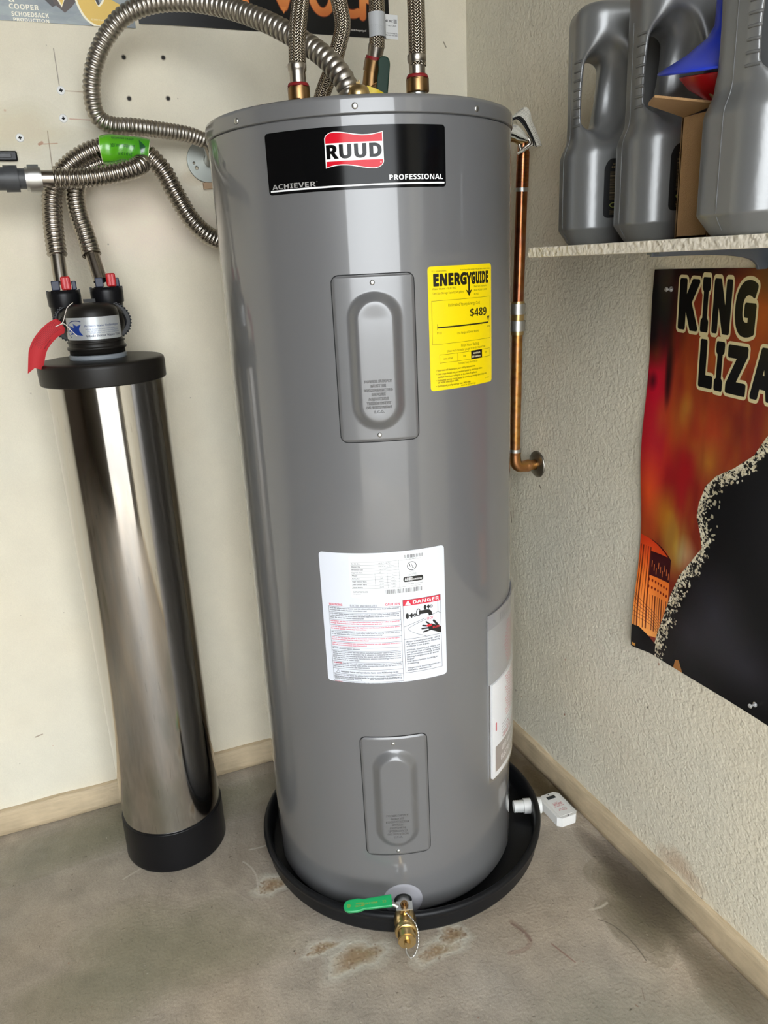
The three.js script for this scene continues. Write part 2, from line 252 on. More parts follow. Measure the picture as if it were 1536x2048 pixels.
{
  const H = heater;
  mesh('jacket', lathe([[0, 0.006], [0.236, 0.006], [0.243, 0.008], [0.2485, 0.013], [R0, 0.02], [R0, 0.3], [R0, 0.7], [R0, 1.1], [R0, 1.392], [0.2475, 1.3935], [0.2475, 1.398]], 160), M.paint, H);
  mesh('top_cap', lathe([[0.2475, 1.3945], [0.2522, 1.3945], [0.2526, 1.396], [0.2526, 1.412], [0.2514, 1.4162], [0.2485, 1.4185], [0.244, 1.4192], [0.236, 1.418], [0.2, 1.4168], [0, 1.4168]], 160), M.paint, H);
  const screwGeo = (() => { const b = lathe([[0, 0.0034], [0.003, 0.0032], [0.0052, 0.0022], [0.006, 0.0008], [0.006, -0.002]], 20); const s1 = box(0.007, 0.0012, 0.0016, 0, 0.0034, 0), s2 = box(0.0016, 0.0012, 0.007, 0, 0.0034, 0); return [b.rotateX(Math.PI / 2), s1.rotateX(Math.PI / 2), s2.rotateX(Math.PI / 2)]; })();
  const screw = (parent, ph, h, r, s = 1, nm = 'screw') => { const g = new THREE.Group(); const a = rad(ph); g.name = nm; const m = mesh(nm, screwGeo[0], M.zinc, parent); m.position.set(Math.sin(a) * r, h, Math.cos(a) * r); m.rotation.y = a; m.scale.setScalar(s); return m; };
  for (let k = -2; k < 6; k++) screw(H, -22.3 + k * 43.6, 1.4035, 0.2526, 0.72, 'cap_screw');
  // the two access panels
  const panelBump = ctex(canvas(512, 1044, (g, w, h) => {
    g.fillStyle = '#808080'; g.fillRect(0, 0, w, h);
    const R = rng(41); ['POWER SUPPLY', 'MUST BE', 'DISCONNECTED', 'BEFORE', 'ADJUSTING', 'THERMOSTAT', 'OR RESETTING', 'E.C.O.'].forEach((s, i) => { n2(g, s, w * 0.5, h * (0.628 + i * 0.0265), 'bold 23px sans-serif', '#ffffff', { align: 'center' }); });
  }), false);
  M.paintEmboss = phy({ color: lin(0.165, 0.165, 0.168), roughness: 0.36, metalness: 0.2, clearcoat: 0.8, clearcoatRoughness: 0.12, bumpMap: panelBump, bumpScale: 0.0022 });
  const panel = (p0, p1, h0, h1, tops) => {
    mesh('gasket', wrap(p0 - 0.35, p1 + 0.35, h0 - 0.0016, h1 + 0.0016, R0 - 0.001, { thick: 0.0014, corner: 0.012, nv: 12 }), M.gap, H);
    const g = wrap(p0, p1, h0, h1, R0 - 0.001, { thick: 0.0034, corner: 0.011, nu: 92, nv: 170, disp: (x, y, w, h) => {
      const cx = w / 2, ay = clamp(y, h * 0.235, h * 0.745), d = Math.hypot((x - cx) * 1.0, y - ay); // stadium distance
      const e = Math.min(x, w - x, y, h - y);
      const rim = -0.0018 * (1 - sstep(0, 0.004, e));
      return rim + 0.011 * (1 - sstep(0.0235, 0.0412, d)) - 0.0008 * (1 - sstep(0.0, 0.022, d));
    } });
    const m = mesh('access_panel', wrapUV(g, p0, p1, h0, h1), M.paintEmboss, H);
    for (const t of tops) { const s = screw(m, (p0 + p1) / 2 - 0.2, t, R0 + 0.0024, 0.62); }
    return m;
  };
  panel(-33.3, -5.45, 0.935, 1.1823, [1.1712, 0.945]).userData.label = 'upper access panel';
  panel(-33.67, -6.55, 0.151, 0.403, [0.391, 0.1605]).userData.label = 'lower access panel';
  // nameplate
  const plateTex = ctex(canvas(1664, 512, (g, w, h) => {
    g.fillStyle = '#0b0b0c'; g.fillRect(0, 0, w, h);
    const X = (p) => ((p + 53.9) / 61.5) * w, Y = (y) => ((1.3797 - y) / 0.0815) * h;
    const x0 = X(-32.3), x1 = X(-14.2), yt = Y(1.3712), yb = Y(1.3265);
    const flag = (e) => { g.beginPath(); g.moveTo(x0 - e, yt + 46); g.bezierCurveTo(x0 - e, yt + 8, x0 + 40, yt - 8 - e, x0 + 90, yt - 4 - e); g.bezierCurveTo(x0 + 220, yt - e, x0 + 300, yt + 58 - e, x1 + e, yt + 8 - e); g.lineTo(x1 + e, yb - 46); g.bezierCurveTo(x1 + e, yb - 8, x1 - 40, yb + 8 + e, x1 - 90, yb + 6 + e); g.bezierCurveTo(x0 + 280, yb + e, x0 + 160, yb - 62 + e, x0 - e, yb - 12 + e); g.closePath(); };
    flag(9); g.fillStyle = '#f4f1ee'; g.fill(); flag(1); g.fillStyle = '#d0182a'; g.fill();
    g.save(); flag(1); g.clip(); g.fillStyle = '#f4f1ee'; g.fillRect(x0 - 20, yt + 78, x1 - x0 + 40, yb - yt - 136); g.restore();
    g.fillStyle = '#f4f1ee'; g.fillRect(x0 - 8, yt + 78, x1 - x0 + 16, yb - yt - 142);
    fit(g, 'RUUD', x0 + 6, yt + 92, x1 - 10, yb - 78, 'bold 150px sans-serif', '#0a0a0a', '#0a0a0a', 7);
    n2(g, '®', x1 - 26, yb - 28, '20px sans-serif', '#eee');
    fit(g, 'ACHIEVER', X(-52.4), Y(1.3121), X(-36.4), Y(1.3052), 'bold 60px sans-serif', '#a19f9c'); n2(g, '™', X(-36.2), Y(1.31), '18px sans-serif', '#a19f9c');
    const gr = g.createLinearGradient(X(-12.5), 0, X(6.6), 0); gr.addColorStop(0, '#fafafa'); gr.addColorStop(0.3, '#d6d4d2'); gr.addColorStop(1, '#a8a6a4');
    fit(g, 'PROFESSIONAL', X(-12.4), Y(1.3156), X(6.5), Y(1.3085), 'bold 60px sans-serif', gr);
    g.strokeStyle = '#f2f2f2'; g.lineWidth = 15; g.lineCap = 'round'; g.beginPath(); g.moveTo(26, Y(1.303)); g.lineTo(w - 22, Y(1.3038)); g.stroke();
  }));
  mesh('nameplate', wrapUV(wrap(-53.9, 7.6, 1.2982, 1.3797, R0, { thick: 0.0006, corner: 0.005, nu: 80 }), -53.9, 7.6, 1.2982, 1.3797), phy({ map: plateTex, roughness: 0.14, specularIntensity: 0.4 }), H);
  // yellow energy label
  const eTex = ctex(canvas(1024, 1434, (g, w, h) => {
    g.fillStyle = '#f5da00'; g.fillRect(0, 0, w, h); const K = '#15120a';
    n2(g, 'U.S. Government', 50, 62, '26px sans-serif', K); n2(g, 'Federal law prohibits removal of this label before consumer purchase.', w - 30, 62, '24px sans-serif', K, { align: 'right', w: 540 });
    fit(g, 'ENERG', 75, 88, 545, 218, 'bold 150px sans-serif', K, K, 14); fit(g, 'GUIDE', 630, 88, 952, 218, 'bold 150px sans-serif', K, K, 12);
    g.strokeStyle = K; g.lineWidth = 30; g.beginPath(); g.moveTo(553, 88); g.lineTo(588, 165); g.lineTo(625, 88); g.moveTo(588, 160); g.lineTo(588, 300); g.stroke();
    g.fillStyle = K; g.beginPath(); g.moveTo(535, 280); g.lineTo(588, 305); g.lineTo(641, 280); g.lineTo(588, 360); g.fill();
    n2(g, 'Water Heater – ELECTRIC', 55, 262, '30px sans-serif', K, { w: 330 }); n2(g, 'Tank Size (Storage Capacity): 45 gallons', 55, 312, '30px sans-serif', K, { w: 450 });
    ['Rheem Sales Company, Inc.', 'Model PROE50 T2 RU95', '#67633'].forEach((s, i) => n2(g, s, 672, 262 + i * 44, '28px sans-serif', K, { w: i === 2 ? 90 : 250 }));
    g.lineWidth = 3; g.strokeRect(40, 385, w - 70, 500);
    n2(g, 'Estimated Yearly Energy Cost', w / 2 + 10, 460, '46px sans-serif', K, { align: 'center', w: 520 });
    fit(g, '$489', 600, 500, 915, 610, 'bold 120px sans-serif', K);
    g.fillStyle = K; g.fillRect(108, 685, 845, 17); g.fillRect(106, 650, 3, 70); g.fillRect(966, 660, 3, 46); for (const x of [350, 600, 815]) g.fillRect(x, 700, 3, 14); g.beginPath(); g.moveTo(925, 618); g.lineTo(978, 618); g.lineTo(952, 680); g.fill();
    n2(g, '$121', 100, 768, '32px sans-serif', K); n2(g, '$494', 925, 752, '30px sans-serif', K); n2(g, 'Cost Range of Similar Models', w / 2 + 60, 790, '34px sans-serif', K, { align: 'center', w: 370 });
    n2(g, 'First Hour Rating', 600, 945, '46px sans-serif', K, { align: 'center', w: 310 }); n2(g, '(How much hot water you get in the first hour of use)', 560, 990, '36px sans-serif', K, { align: 'center', w: 640 });
    g.strokeStyle = K; g.strokeRect(130, 1012, 850, 96); g.strokeRect(390, 1012, 0.1, 96); g.fillStyle = K; g.fillRect(610, 1008, 205, 104);
    n2(g, 'very small', 250, 1072, '30px sans-serif', K, { align: 'center' }); n2(g, 'low', 500, 1068, '30px sans-serif', K, { align: 'center' }); n2(g, 'high', 895, 1060, '28px sans-serif', K, { align: 'center' }); n2(g, 'medium', 715, 1052, 'bold 32px sans-serif', '#fff6c0', { align: 'center' }); n2(g, '63 Gallons', 705, 1094, 'bold 32px sans-serif', '#fff6c0', { align: 'center' });
    n2(g, 'Estimated Yearly Electricity Use', 560, 1150, '30px sans-serif', K, { align: 'center', w: 330 });
    [['• Your cost will depend on your utility rates and use.', 1205], ['• Cost range based only on models fueled by electricity with a', 1248], ['   medium first hour rating (51 to less than 75 gallons).', 1286], ['• Estimated energy cost is based on a national average electricity cost', 1324], ['   of 14.00 cents per kWh.', 1350], ['• Estimated yearly energy use: 3493 kWh', 1392]].forEach(([s, y], i) => n2(g, s, 75, y, 'bold 28px sans-serif', K, { w: [610, 740, 640, 830, 330, 520][i] }));
    n2(g, 'www.ftc.gov/energy', 560, 1418, '28px sans-serif', K, { align: 'center' }); n2(g, 'AP18967-3', 880, 1380, '18px sans-serif', K);
  }));
  mesh('energy_label', wrapUV(wrap(-0.3, 29.8, 1.0052, 1.189, R0, { thick: 0.0007, corner: 0.005 }), -0.3, 29.8, 1.0052, 1.189), phy({ map: eTex, roughness: 0.4, clearcoat: 0.3 }), H);
  // white warning label with its rating sticker
  const lorem = (g, x, y, w, n, lh, font, col, seed) => { const R = rng(seed), words = 'this appliance must be installed in accordance with the manufacturer instructions local codes utility company requirements and in the absence of local codes the latest edition of the electrical code when water heater thermostat setting may cause severe burns and excessive energy do not store or use gasoline or other flammable vapors liquids in the vicinity of this'.split(' '); g.font = font; g.fillStyle = col; g.textAlign = 'left'; for (let i = 0; i < n; i++) { let s = ''; while (g.measureText(s).width < w * (i === n - 1 ? 0.35 + R() * 0.5 : 1)) s += words[Math.floor(R() * words.length)] + ' '; g.fillText(s, x, y + i * lh, Math.min(w, g.measureText(s).width)); } };
  const wTex = ctex(canvas(1152, 1290, (g, w, h) => {
    g.fillStyle = '#dfe3ec'; g.fillRect(0, 0, w, h); const K = '#26272b', RED = '#d0203c';
    n2(g, 'WARNING', 66, 512, 'bold 31px sans-serif', RED, { w: 130 }); n2(g, 'ELECTRIC WATER HEATER', 265, 515, '27px sans-serif', K, { w: 245 }); n2(g, 'CAUTION', 585, 508, 'bold 31px sans-serif', RED, { w: 135 });
    const bx = 62, bw = 660; let y = 522; g.strokeStyle = '#333'; g.lineWidth = 2.5;
    const rows = [[2, K], [3, K], [2, RED], [2, RED], [2, K], [2, RED], [2, RED], [1, K], [5, K], [3, K], [0, K], [3, K], [5, K]];
    const y0 = y; rows.forEach(([n, c], i) => { const hh = n ? n * 20 + 15 : 50; if (n) lorem(g, bx + 8, y + 20, bw - 18, n, 20, 'bold 17px sans-serif', c, 100 + i); else { n2(g, 'WARNING: Cancer and Reproductive Harm - www.P65Warnings.ca.gov', bx + 75, y + 36, 'bold 24px sans-serif', K, { w: 540 }); g.beginPath(); g.moveTo(bx + 30, y + 42); g.lineTo(bx + 48, y + 10); g.lineTo(bx + 66, y + 42); g.closePath(); g.stroke(); } if (i === 9 || i === 12) n2(g, i === 9 ? 'WARNING:' : 'CAUTION:', bx + 8, y + 20, 'bold 17px sans-serif', RED); y += hh; g.beginPath(); g.moveTo(bx, y); g.lineTo(bx + bw, y); g.stroke(); });
    g.strokeRect(bx, y0, bw, y - y0); n2(g, 'MAX. WORKING PRESSURE 150 P.S.I.', 410, 1252, 'bold 20px sans-serif', K, { w: 300 }); lorem(g, 62, 1238, 320, 2, 13, '13px sans-serif', K, 300);
    // the danger panel
    const dx = 745, dw = 358, dy = 468; g.fillStyle = RED; g.fillRect(dx, dy, dw, 58); fit(g, 'DANGER', dx + 92, dy + 11, dx + dw - 14, dy + 47, 'bold 60px sans-serif', '#fff'); g.fillStyle = '#fff'; g.beginPath(); g.moveTo(dx + 18, dy + 52); g.lineTo(dx + 46, dy + 6); g.lineTo(dx + 74, dy + 52); g.fill(); n2(g, '!', dx + 41, dy + 48, 'bold 34px sans-serif', RED);
    g.lineWidth = 3; g.strokeStyle = '#333'; g.strokeRect(dx, dy, dw, 732); g.beginPath(); g.moveTo(dx, dy + 390); g.lineTo(dx + dw, dy + 390); g.moveTo(dx, dy + 265); g.lineTo(dx + 200, dy + 205); g.moveTo(dx + 265, dy + 185); g.lineTo(dx + 330, dy + 165); g.lineTo(dx + 330, dy + 58); g.moveTo(dx + 330, dy + 165); g.lineTo(dx + dw, dy + 185); g.stroke();
    g.beginPath(); g.moveTo(dx + 215, dy + 215); g.bezierCurveTo(dx + 60, dy + 265, dx + 30, dy + 280, dx + 45, dy + 300); g.bezierCurveTo(dx + 90, dy + 340, dx + 150, dy + 360, dx + 210, dy + 388); g.stroke();
    g.fillStyle = '#101012'; const knob = (x, yy, s) => { g.beginPath(); g.ellipse(x, yy, 16 * s, 30 * s, 0, 0, 7); g.fill(); g.beginPath(); g.moveTo(x + 18 * s, yy - 4); g.lineTo(x + 48 * s, yy - 28 * s); g.lineTo(x + 56 * s, yy); g.lineTo(x + 44 * s, yy + 28 * s); g.fill(); g.beginPath(); g.arc(x + 74 * s, yy, 18 * s, 0, 7); g.fill(); g.fillStyle = '#dfe3ec'; g.beginPath(); g.arc(x + 74 * s, yy, 8 * s, 0, 7); g.fill(); g.fillStyle = '#101012'; };
    knob(dx + 36, dy + 160, 0.95); knob(dx + 205, dy + 98, 0.8); g.lineWidth = 7; g.strokeStyle = '#101012'; g.beginPath(); g.ellipse(dx + 140, dy + 138, 18, 34, 0, 0, 7); g.stroke(); g.lineWidth = 36; g.beginPath(); g.moveTo(dx + 145, dy + 140); g.lineTo(dx + 225, dy + 140); g.quadraticCurveTo(dx + 255, dy + 145, dx + 256, dy + 185); g.stroke();
    n2(g, 'HOT', dx + 218, dy + 225, '34px sans-serif', RED); for (const [a, b, c, d, t] of [[dx + 355, dy + 350, dx + 255, dy + 300, 60], [dx + 270, dy + 300, dx + 178, dy + 275, 15], [dx + 270, dy + 310, dx + 170, dy + 305, 15], [dx + 270, dy + 325, dx + 185, dy + 340, 15], [dx + 262, dy + 290, dx + 212, dy + 245, 14], [dx + 330, dy + 305, dx + 285, dy + 245, 20]]) { g.lineWidth = t; g.lineCap = 'round'; g.beginPath(); g.moveTo(a, b); g.lineTo(c, d); g.stroke(); }
    g.fillStyle = '#e02030'; g.beginPath(); g.ellipse(dx + 240, dy + 285, 28, 12, 0, 0, 7); g.fill(); n2(g, 'BURN', dx + 272, dy + 322, 'bold 28px sans-serif', '#e02030'); g.fillStyle = '#dfe3ec'; g.fillRect(dx + dw + 2, dy + 240, 60, 160);
    ['Water temperature over 120° F', 'can cause severe burns instantly', 'or death from scalds.', '', 'Children, disabled and elderly are', 'at highest risk of being scalded.', 'See instruction manual before', 'setting temperature at water', 'heater.', 'Feel water before bathing or', 'showering.', '', 'Temperature limiting valves are', 'available, see manual.'].forEach((s, i) => n2(g, s, dx + 16, dy + 424 + i * 23 - (i > 3 ? 8 : 0), 'bold 22px sans-serif', K, { w: s.length > 24 ? 325 : 0 }));
  }));
  const wl = mesh('warning_label', wrapUV(wrap(-45.5, 3.3, 0.5108, 0.75, R0, { thick: 0.0005, corner: 0.006, nu: 60 }), -45.5, 3.3, 0.5108, 0.75), phy({ map: wTex, roughness: 0.42, clearcoat: 0.25, clearcoatRoughness: 0.3 }), H);
  const sTex = ctex(canvas(1024, 578, (g, w, h) => {
    g.fillStyle = '#eceef1'; g.fillRect(0, 0, w, h); const K = '#2a2b2e'; g.strokeStyle = '#444'; g.lineWidth = 2.5;
    const rows = [['Serial No.', 'M352114252'], ['Model No.', 'PROE50 T2 RU95'], ['Manufacture Date', '24AUG2021'], ['Cap. U.S. Gals.', '45'], ['Phase', '1', '1'], ['Volts AC', '240', '208'], ['Upper Element Watts', '4500', '3380'], ['Lower Element Watts', '4500', '3380'], ['Total Watts', '4500', '3380']];
    rows.forEach((r, i) => { const y = 78 + i * 42; n2(g, r[0], 30, y + 32, 'bold 25px sans-serif', K, { w: i > 5 ? 190 : 150 }); if (r.length === 2) n2(g, r[1], 380, y + 32, '26px sans-serif', K); else { n2(g, r[1], 410, y + 32, '26px sans-serif', K, { align: 'center' }); n2(g, r[2], 560, y + 32, '26px sans-serif', K, { align: 'center' }); } g.beginPath(); g.moveTo(22, y); g.lineTo(640, y); g.stroke(); });
    g.beginPath(); g.moveTo(640, 78); g.lineTo(640, 456); g.moveTo(330, 246); g.lineTo(330, 456); g.moveTo(490, 246); g.lineTo(490, 456); g.moveTo(22, 456); g.lineTo(w - 70, 456); g.moveTo(640, 78); g.lineTo(w - 90, 78); g.stroke();
    const bars = (x, y, ww, hh, s) => { const R = rng(s); g.fillStyle = '#2b2c2e'; let p = x; while (p < x + ww) { const b = 2 + Math.floor(R() * 3) * 2.5; g.fillRect(p, y, b, hh); p += b + 3 + R() * 6; } };
    bars(720, 10, 240, 46, 5); bars(450, 478, 480, 62, 8); n2(g, '0 21527 03216 7', 735, 74, '20px sans-serif', K);
    g.lineWidth = 8; g.strokeStyle = '#151515'; g.beginPath(); g.arc(808, 172, 58, 0, 7); g.stroke(); n2(g, 'U', 772, 178, 'bold 56px sans-serif', '#151515'); n2(g, 'L', 810, 204, 'bold 56px sans-serif', '#151515'); n2(g, 'LISTED', 808, 258, '24px sans-serif', K, { align: 'center' }); lorem(g, 760, 278, 110, 3, 16, '14px sans-serif', K, 66);
    g.fillStyle = '#101010'; g.beginPath(); g.roundRect(690, 318, 264, 74, 26); g.fill(); fit(g, 'AHRI', 708, 334, 812, 376, 'bold 50px sans-serif', '#fff'); n2(g, 'CERTIFIED', 820, 374, 'bold 28px sans-serif', '#fff', { w: 118 }); n2(g, 'CONFORMS TO NSF/ANSI', 725, 432, '20px sans-serif', K); lorem(g, 34, 496, 200, 3, 20, '17px sans-serif', K, 67);
  }));
  mesh('rating_sticker', wrapUV(wrap(-33.6, -3.6, 0.6722, 0.7445, R0 + 0.0005, { thick: 0.0004, corner: 0.003 }), -33.6, -3.6, 0.6722, 0.7445), phy({ map: sTex, roughness: 0.38, clearcoat: 0.3 }), wl);
  // clear document sleeve with the manual inside
  const pTex = ctex(canvas(900, 1024, (g, w, h) => {
    g.fillStyle = '#eff0f3'; g.fillRect(0, 0, w, h); const RED = '#c63a50';
    g.fillStyle = '#9b8f89'; g.fillRect(50, 690, w, 280); for (let i = 0; i < 15; i++) { g.fillStyle = RED; g.globalAlpha = 0.8; g.fillRect(260 + (i % 4) * 12, 40 + i * 30, 640, 9); } g.globalAlpha = 1;
    g.fillStyle = RED; g.fillRect(55, 430, 22, 90); for (let i = 0; i < 5; i++) { g.fillStyle = '#8f8d92'; g.fillRect(180, 510 + i * 34, 700, 7); }
    fit(g, 'READ ALL INSTRUCTIONS', 210, 620, 880, 672, 'bold 60px sans-serif', RED); fit(g, 'USE AND CARE MANUAL', 180, 740, 880, 800, 'bold 60px sans-serif', '#efeaea'); fit(g, 'ELECTRIC WATER HEATERS', 160, 840, 880, 900, 'bold 60px sans-serif', '#efeaea'); g.strokeStyle = RED; g.lineWidth = 7; g.beginPath(); g.arc(330, 585, 30, 0, 7); g.stroke();
  }));
  const pouch = mesh('manual', wrapUV(wrap(27.4, 70, 0.2412, 0.447, R0 + 0.0015, { thick: 0.0045, corner: 0.002 }), 27.4, 70, 0.2412, 0.447), std({ map: pTex, roughness: 0.45 }), H);
  const uTex = ctex(canvas(900, 640, (g, w, h) => { g.fillStyle = '#9b9c9e'; g.fillRect(0, 0, w, h); g.fillStyle = '#8a8a8d'; g.fillRect(0, 0, w, 130); fit(g, 'IMPORTANT', 190, 40, 880, 110, 'bold 60px sans-serif', '#6c6c70'); for (let i = 0; i < 13; i++) { g.fillStyle = '#b8465a'; g.globalAlpha = 0.75; g.fillRect(300 + Math.abs(6 - i) * 12, 190 + i * 32, 600, 13); } g.globalAlpha = 1; }));
  mesh('folded_leaflet', wrapUV(wrap(25.6, 70, 0.4472, 0.588, R0 + 0.0005, { thick: 0.0025, corner: 0.002 }), 25.6, 70, 0.4472, 0.588), std({ map: uTex, roughness: 0.4 }), H);
  mesh('clear_sleeve', wrap(24.4, 72, 0.238, 0.593, R0 + 0.0065, { thick: 0.0004, corner: 0.003, disp: (x, y, w, h) => 0.0012 * Math.sin(x * 90) * sstep(h * 0.55, h, y) + 0.0008 * Math.sin(y * 70 + x * 30) - 0.004 * sstep(0.018, 0, x) * sstep(h * 0.5, h * 0.9, y) }), phy({ color: 0xffffff, roughness: 0.12, transmission: 1, thickness: 0, ior: 1.4 }), H);
  // drain collar
  const ring = []; { const hh = 0.0436, ph = -19.4; const g = sheet((u, v, s) => { const a = u * Math.PI * 2, r = 0.017 + v * 0.0205, x = Math.cos(a) * r, y = Math.sin(a) * r, q = R0 + (s ? 0 : 0.0018 - 0.0012 * sstep(0.85, 1, v)), p = rad(ph) - x / R0; return V(Math.sin(p) * q, Math.max(0.0075, hh + y), Math.cos(p) * q); }, 64, 6); mesh('drain_collar', g, M.lavender, H); mesh('drain_hole', sheet((u, v, s) => { const a = u * Math.PI * 2, r = 0.0005 + v * 0.0168, q = R0 + (s ? 0 : 0.0004), p = rad(ph) - Math.cos(a) * r / R0; return V(Math.sin(p) * q, hh + Math.sin(a) * r, Math.cos(p) * q); }, 40, 3), M.gap, H); }
  // nipples and the brass valve top
  const L = (p) => V(p[0] - HC[0], p[1], p[2] - HC[2]);
  for (const p of [[-0.5095, 0.378], [-0.3405, 0.4655]]) { const x = p[0] - HC[0], z = p[1] - HC[2], pts = [[0, 1.412]]; for (let i = 0; i <= 60; i++) pts.push([0.0128 + 0.0007 * (i % 2), 1.4125 + i * 0.001]); pts.push([0, 1.4725]); mesh('pipe_nipple', lathe(pts, 28).translate(x, 0, z), M.zinc, H); }
  mesh('pressure_valve', [lathe([[0, 1.41], [0.02, 1.41], [0.02, 1.448], [0.0195, 1.458], [0.0175, 1.4655], [0.012, 1.4695], [0, 1.4705]], 36).translate(-0.42 - HC[0], 0, 0.409 - HC[2]), rod(L([-0.423, 1.468, 0.409]), L([-0.4235, 1.478, 0.409]), 0.0014, 10), rod(L([-0.4175, 1.468, 0.409]), L([-0.417, 1.478, 0.409]), 0.0014, 10), box(0.008, 0.003, 0.004, -0.42 - HC[0], 1.4735, 0.409 - HC[2])], M.brass, H);
}

// ------------------------------------------------------------------ drain pan with its white outlet
{
  const t = thing('drain_pan', 'round black plastic drain pan under the grey water heater', 'drain pan', [-0.39, 0, 0.375]);
  mesh('pan', lathe([[0, 0], [0.285, 0], [0.2915, 0.002], [0.2945, 0.008], [0.2955, 0.03], [0.2975, 0.038], [0.302, 0.042], [0.3025, 0.0475], [0.2995, 0.0515], [0.2945, 0.052], [0.29, 0.049], [0.2872, 0.04], [0.2865, 0.012], [0.282, 0.006], [0, 0.006]], 128), M.rubber, t);
  const d = V(0.94, 0, 0.341).normalize(), c = V(0, 0.03, 0).add(d.clone().multiplyScalar(0)), at = (s) => V(d.x * s, 0.03, d.z * s);
  mesh('outlet_nut', [rod(at(0.272), at(0.288), 0.0165, 32), rod(at(0.264), at(0.274), 0.0135, 28)], M.whitePlastic, t);
  const pts = []; for (let i = 0; i <= 10; i++) pts.push([0.0125 + (i % 2) * 0.0012, i * 0.0022 - 0.011]);
  mesh('outlet_pipe', along(lathe(pts, 24), at(0.252), at(0.27)), M.whitePlastic, t); mesh('outlet_cap', [rod(at(0.294), at(0.311), 0.0175, 32), rod(at(0.294), at(0.3), 0.019, 6)], M.whitePlastic, t);
}

// ------------------------------------------------------------------ drain valve with a green lever
{
  const ph = rad(-19.4), n = V(Math.sin(ph), 0, Math.cos(ph)), tg = V(Math.cos(ph), 0, -Math.sin(ph));
  const t = thing('drain_valve', 'brass drain valve with a green lever at the foot of the water heater', 'valve', [HC[0] + n.x * R0, 0.0436, HC[2] + n.z * R0]);
  const q = (l, s = 0, h = 0) => V(n.x * l + tg.x * s, h, n.z * l + tg.z * s);
  mesh('nipple', [rod(q(-0.01), q(0.028), 0.0125, 28)], M.zinc, t);
  const prof = [[0, -0.035], [0.0135, -0.035], [0.0155, -0.032], [0.0155, -0.022], [0.0165, -0.021], [0.0195, -0.012], [0.0205, 0], [0.0195, 0.01], [0.0165, 0.016], [0.019, 0.0165], [0.0205, 0.018], [0.0205, 0.026], [0.019, 0.028], [0.0165, 0.0285], [0, 0.0285]];
  mesh('valve_body', [along(lathe(prof, 36), q(0.018), q(0.081)).translate(0, 0, 0), rod(q(0.046, 0, 0.012), q(0.046, 0, 0.03), 0.0095, 20)], M.brass, t);
  const cap = mesh('cap', [rod(q(0.073), q(0.094), 0.0172, 8), rod(q(0.094), q(0.0965), 0.0155, 24), rod(q(0.0965), q(0.104), 0.0062, 18, 0.0052)], M.brass, t);
  // lever: steel neck and a green dipped grip
  mesh('stem_nut', [rod(q(0.046, 0, 0.03), q(0.046, 0, 0.037), 0.0075, 6), rod(q(0.046, 0, 0.037), q(0.046, 0, 0.041), 0.004, 12)], M.bronze, t);
  const lever = mesh('lever', [box(0.03, 0.0022, 0.02, 0, 0, 0).applyMatrix4(new THREE.Matrix4().makeBasis(tg, V(0, 1, 0), n).setPosition(q(0.046, 0, 0.0312))), rod(q(0.046, -0.012, 0.0312), q(0.044, -0.028, 0.04), 0.0042, 10)], M.zinc, t);
  const s = new THREE.Shape(); s.moveTo(0, -0.0085); s.lineTo(0.044, -0.0075); s.bezierCurveTo(0.05, -0.0055, 0.055, -0.0095, 0.062, -0.0095); s.lineTo(0.076, -0.0088); s.bezierCurveTo(0.088, -0.007, 0.088, 0.007, 0.076, 0.0088); s.lineTo(0.062, 0.0095); s.bezierCurveTo(0.055, 0.0095, 0.05, 0.0055, 0.044, 0.0075); s.lineTo(0, 0.0085); s.closePath();
  const gg = new THREE.ExtrudeGeometry(s, { depth: 0.004, bevelEnabled: true, bevelThickness: 0.0022, bevelSize: 0.002, bevelSegments: 4, curveSegments: 16 }).translate(0, 0, -0.002);
  const back = tg.clone().multiplyScalar(-1).applyAxisAngle(V(0, 1, 0), 0.08), up = n.clone().multiplyScalar(0.45).add(V(0, 0.89, 0)).normalize(); const side = up.clone().cross(back).normalize(), up2 = back.clone().cross(side).normalize();
  const gripTex = ctex(canvas(512, 128, (g, w, h) => { g.fillStyle = '#0f9a58'; g.fillRect(0, 0, w, h); g.strokeStyle = '#8f8a2a'; g.lineWidth = 4; g.beginPath(); g.arc(440, 64, 16, 0, 7); g.stroke(); n2(g, '®', 428, 76, '30px sans-serif', '#8f8a2a'); n2(g, '600 WOG', 280, 56, 'bold 22px sans-serif', '#8f8a2a'); n2(g, '150 WSP', 280, 82, 'bold 22px sans-serif', '#8f8a2a'); n2(g, 'BALL VALVE', 140, 70, 'bold 26px serif', '#9a8a2a'); n2(g, 'CE', 50, 72, '36px serif', '#8f8a2a'); }));
  fixUV(gg, (x, y) => [x / 0.09, y / 0.022 + 0.5]);
  const grip = mesh('grip', gg.applyMatrix4(new THREE.Matrix4().makeBasis(back, side, up2).setPosition(q(0.044, -0.024, 0.0435))), phy({ map: gripTex, roughness: 0.4, clearcoat: 0.4, clearcoatRoughness: 0.3 }), t); grip.userData.label = 'green dipped lever grip';
  // beaded chain hanging in a loop below the cap
  const cpts = [q(0.04, -0.008, 0.03), q(0.052, -0.001, 0.026), q(0.06, 0.006, 0.0235), q(0.072, 0.017, 0.016), q(0.083, 0.021, 0.002), q(0.09, 0.019, -0.018), q(0.094, 0.012, -0.0335), q(0.096, 0.006, -0.0375), q(0.098, 0.001, -0.03), q(0.1, -0.003, -0.014), q(0.1, -0.001, -0.004)];
  mesh('chain', sweep(cpts, (s) => 0.0005 + 0.0012 * hump(s, 0.0056), { step: 0.0007, seg: 8 }), M.zinc, t);
}

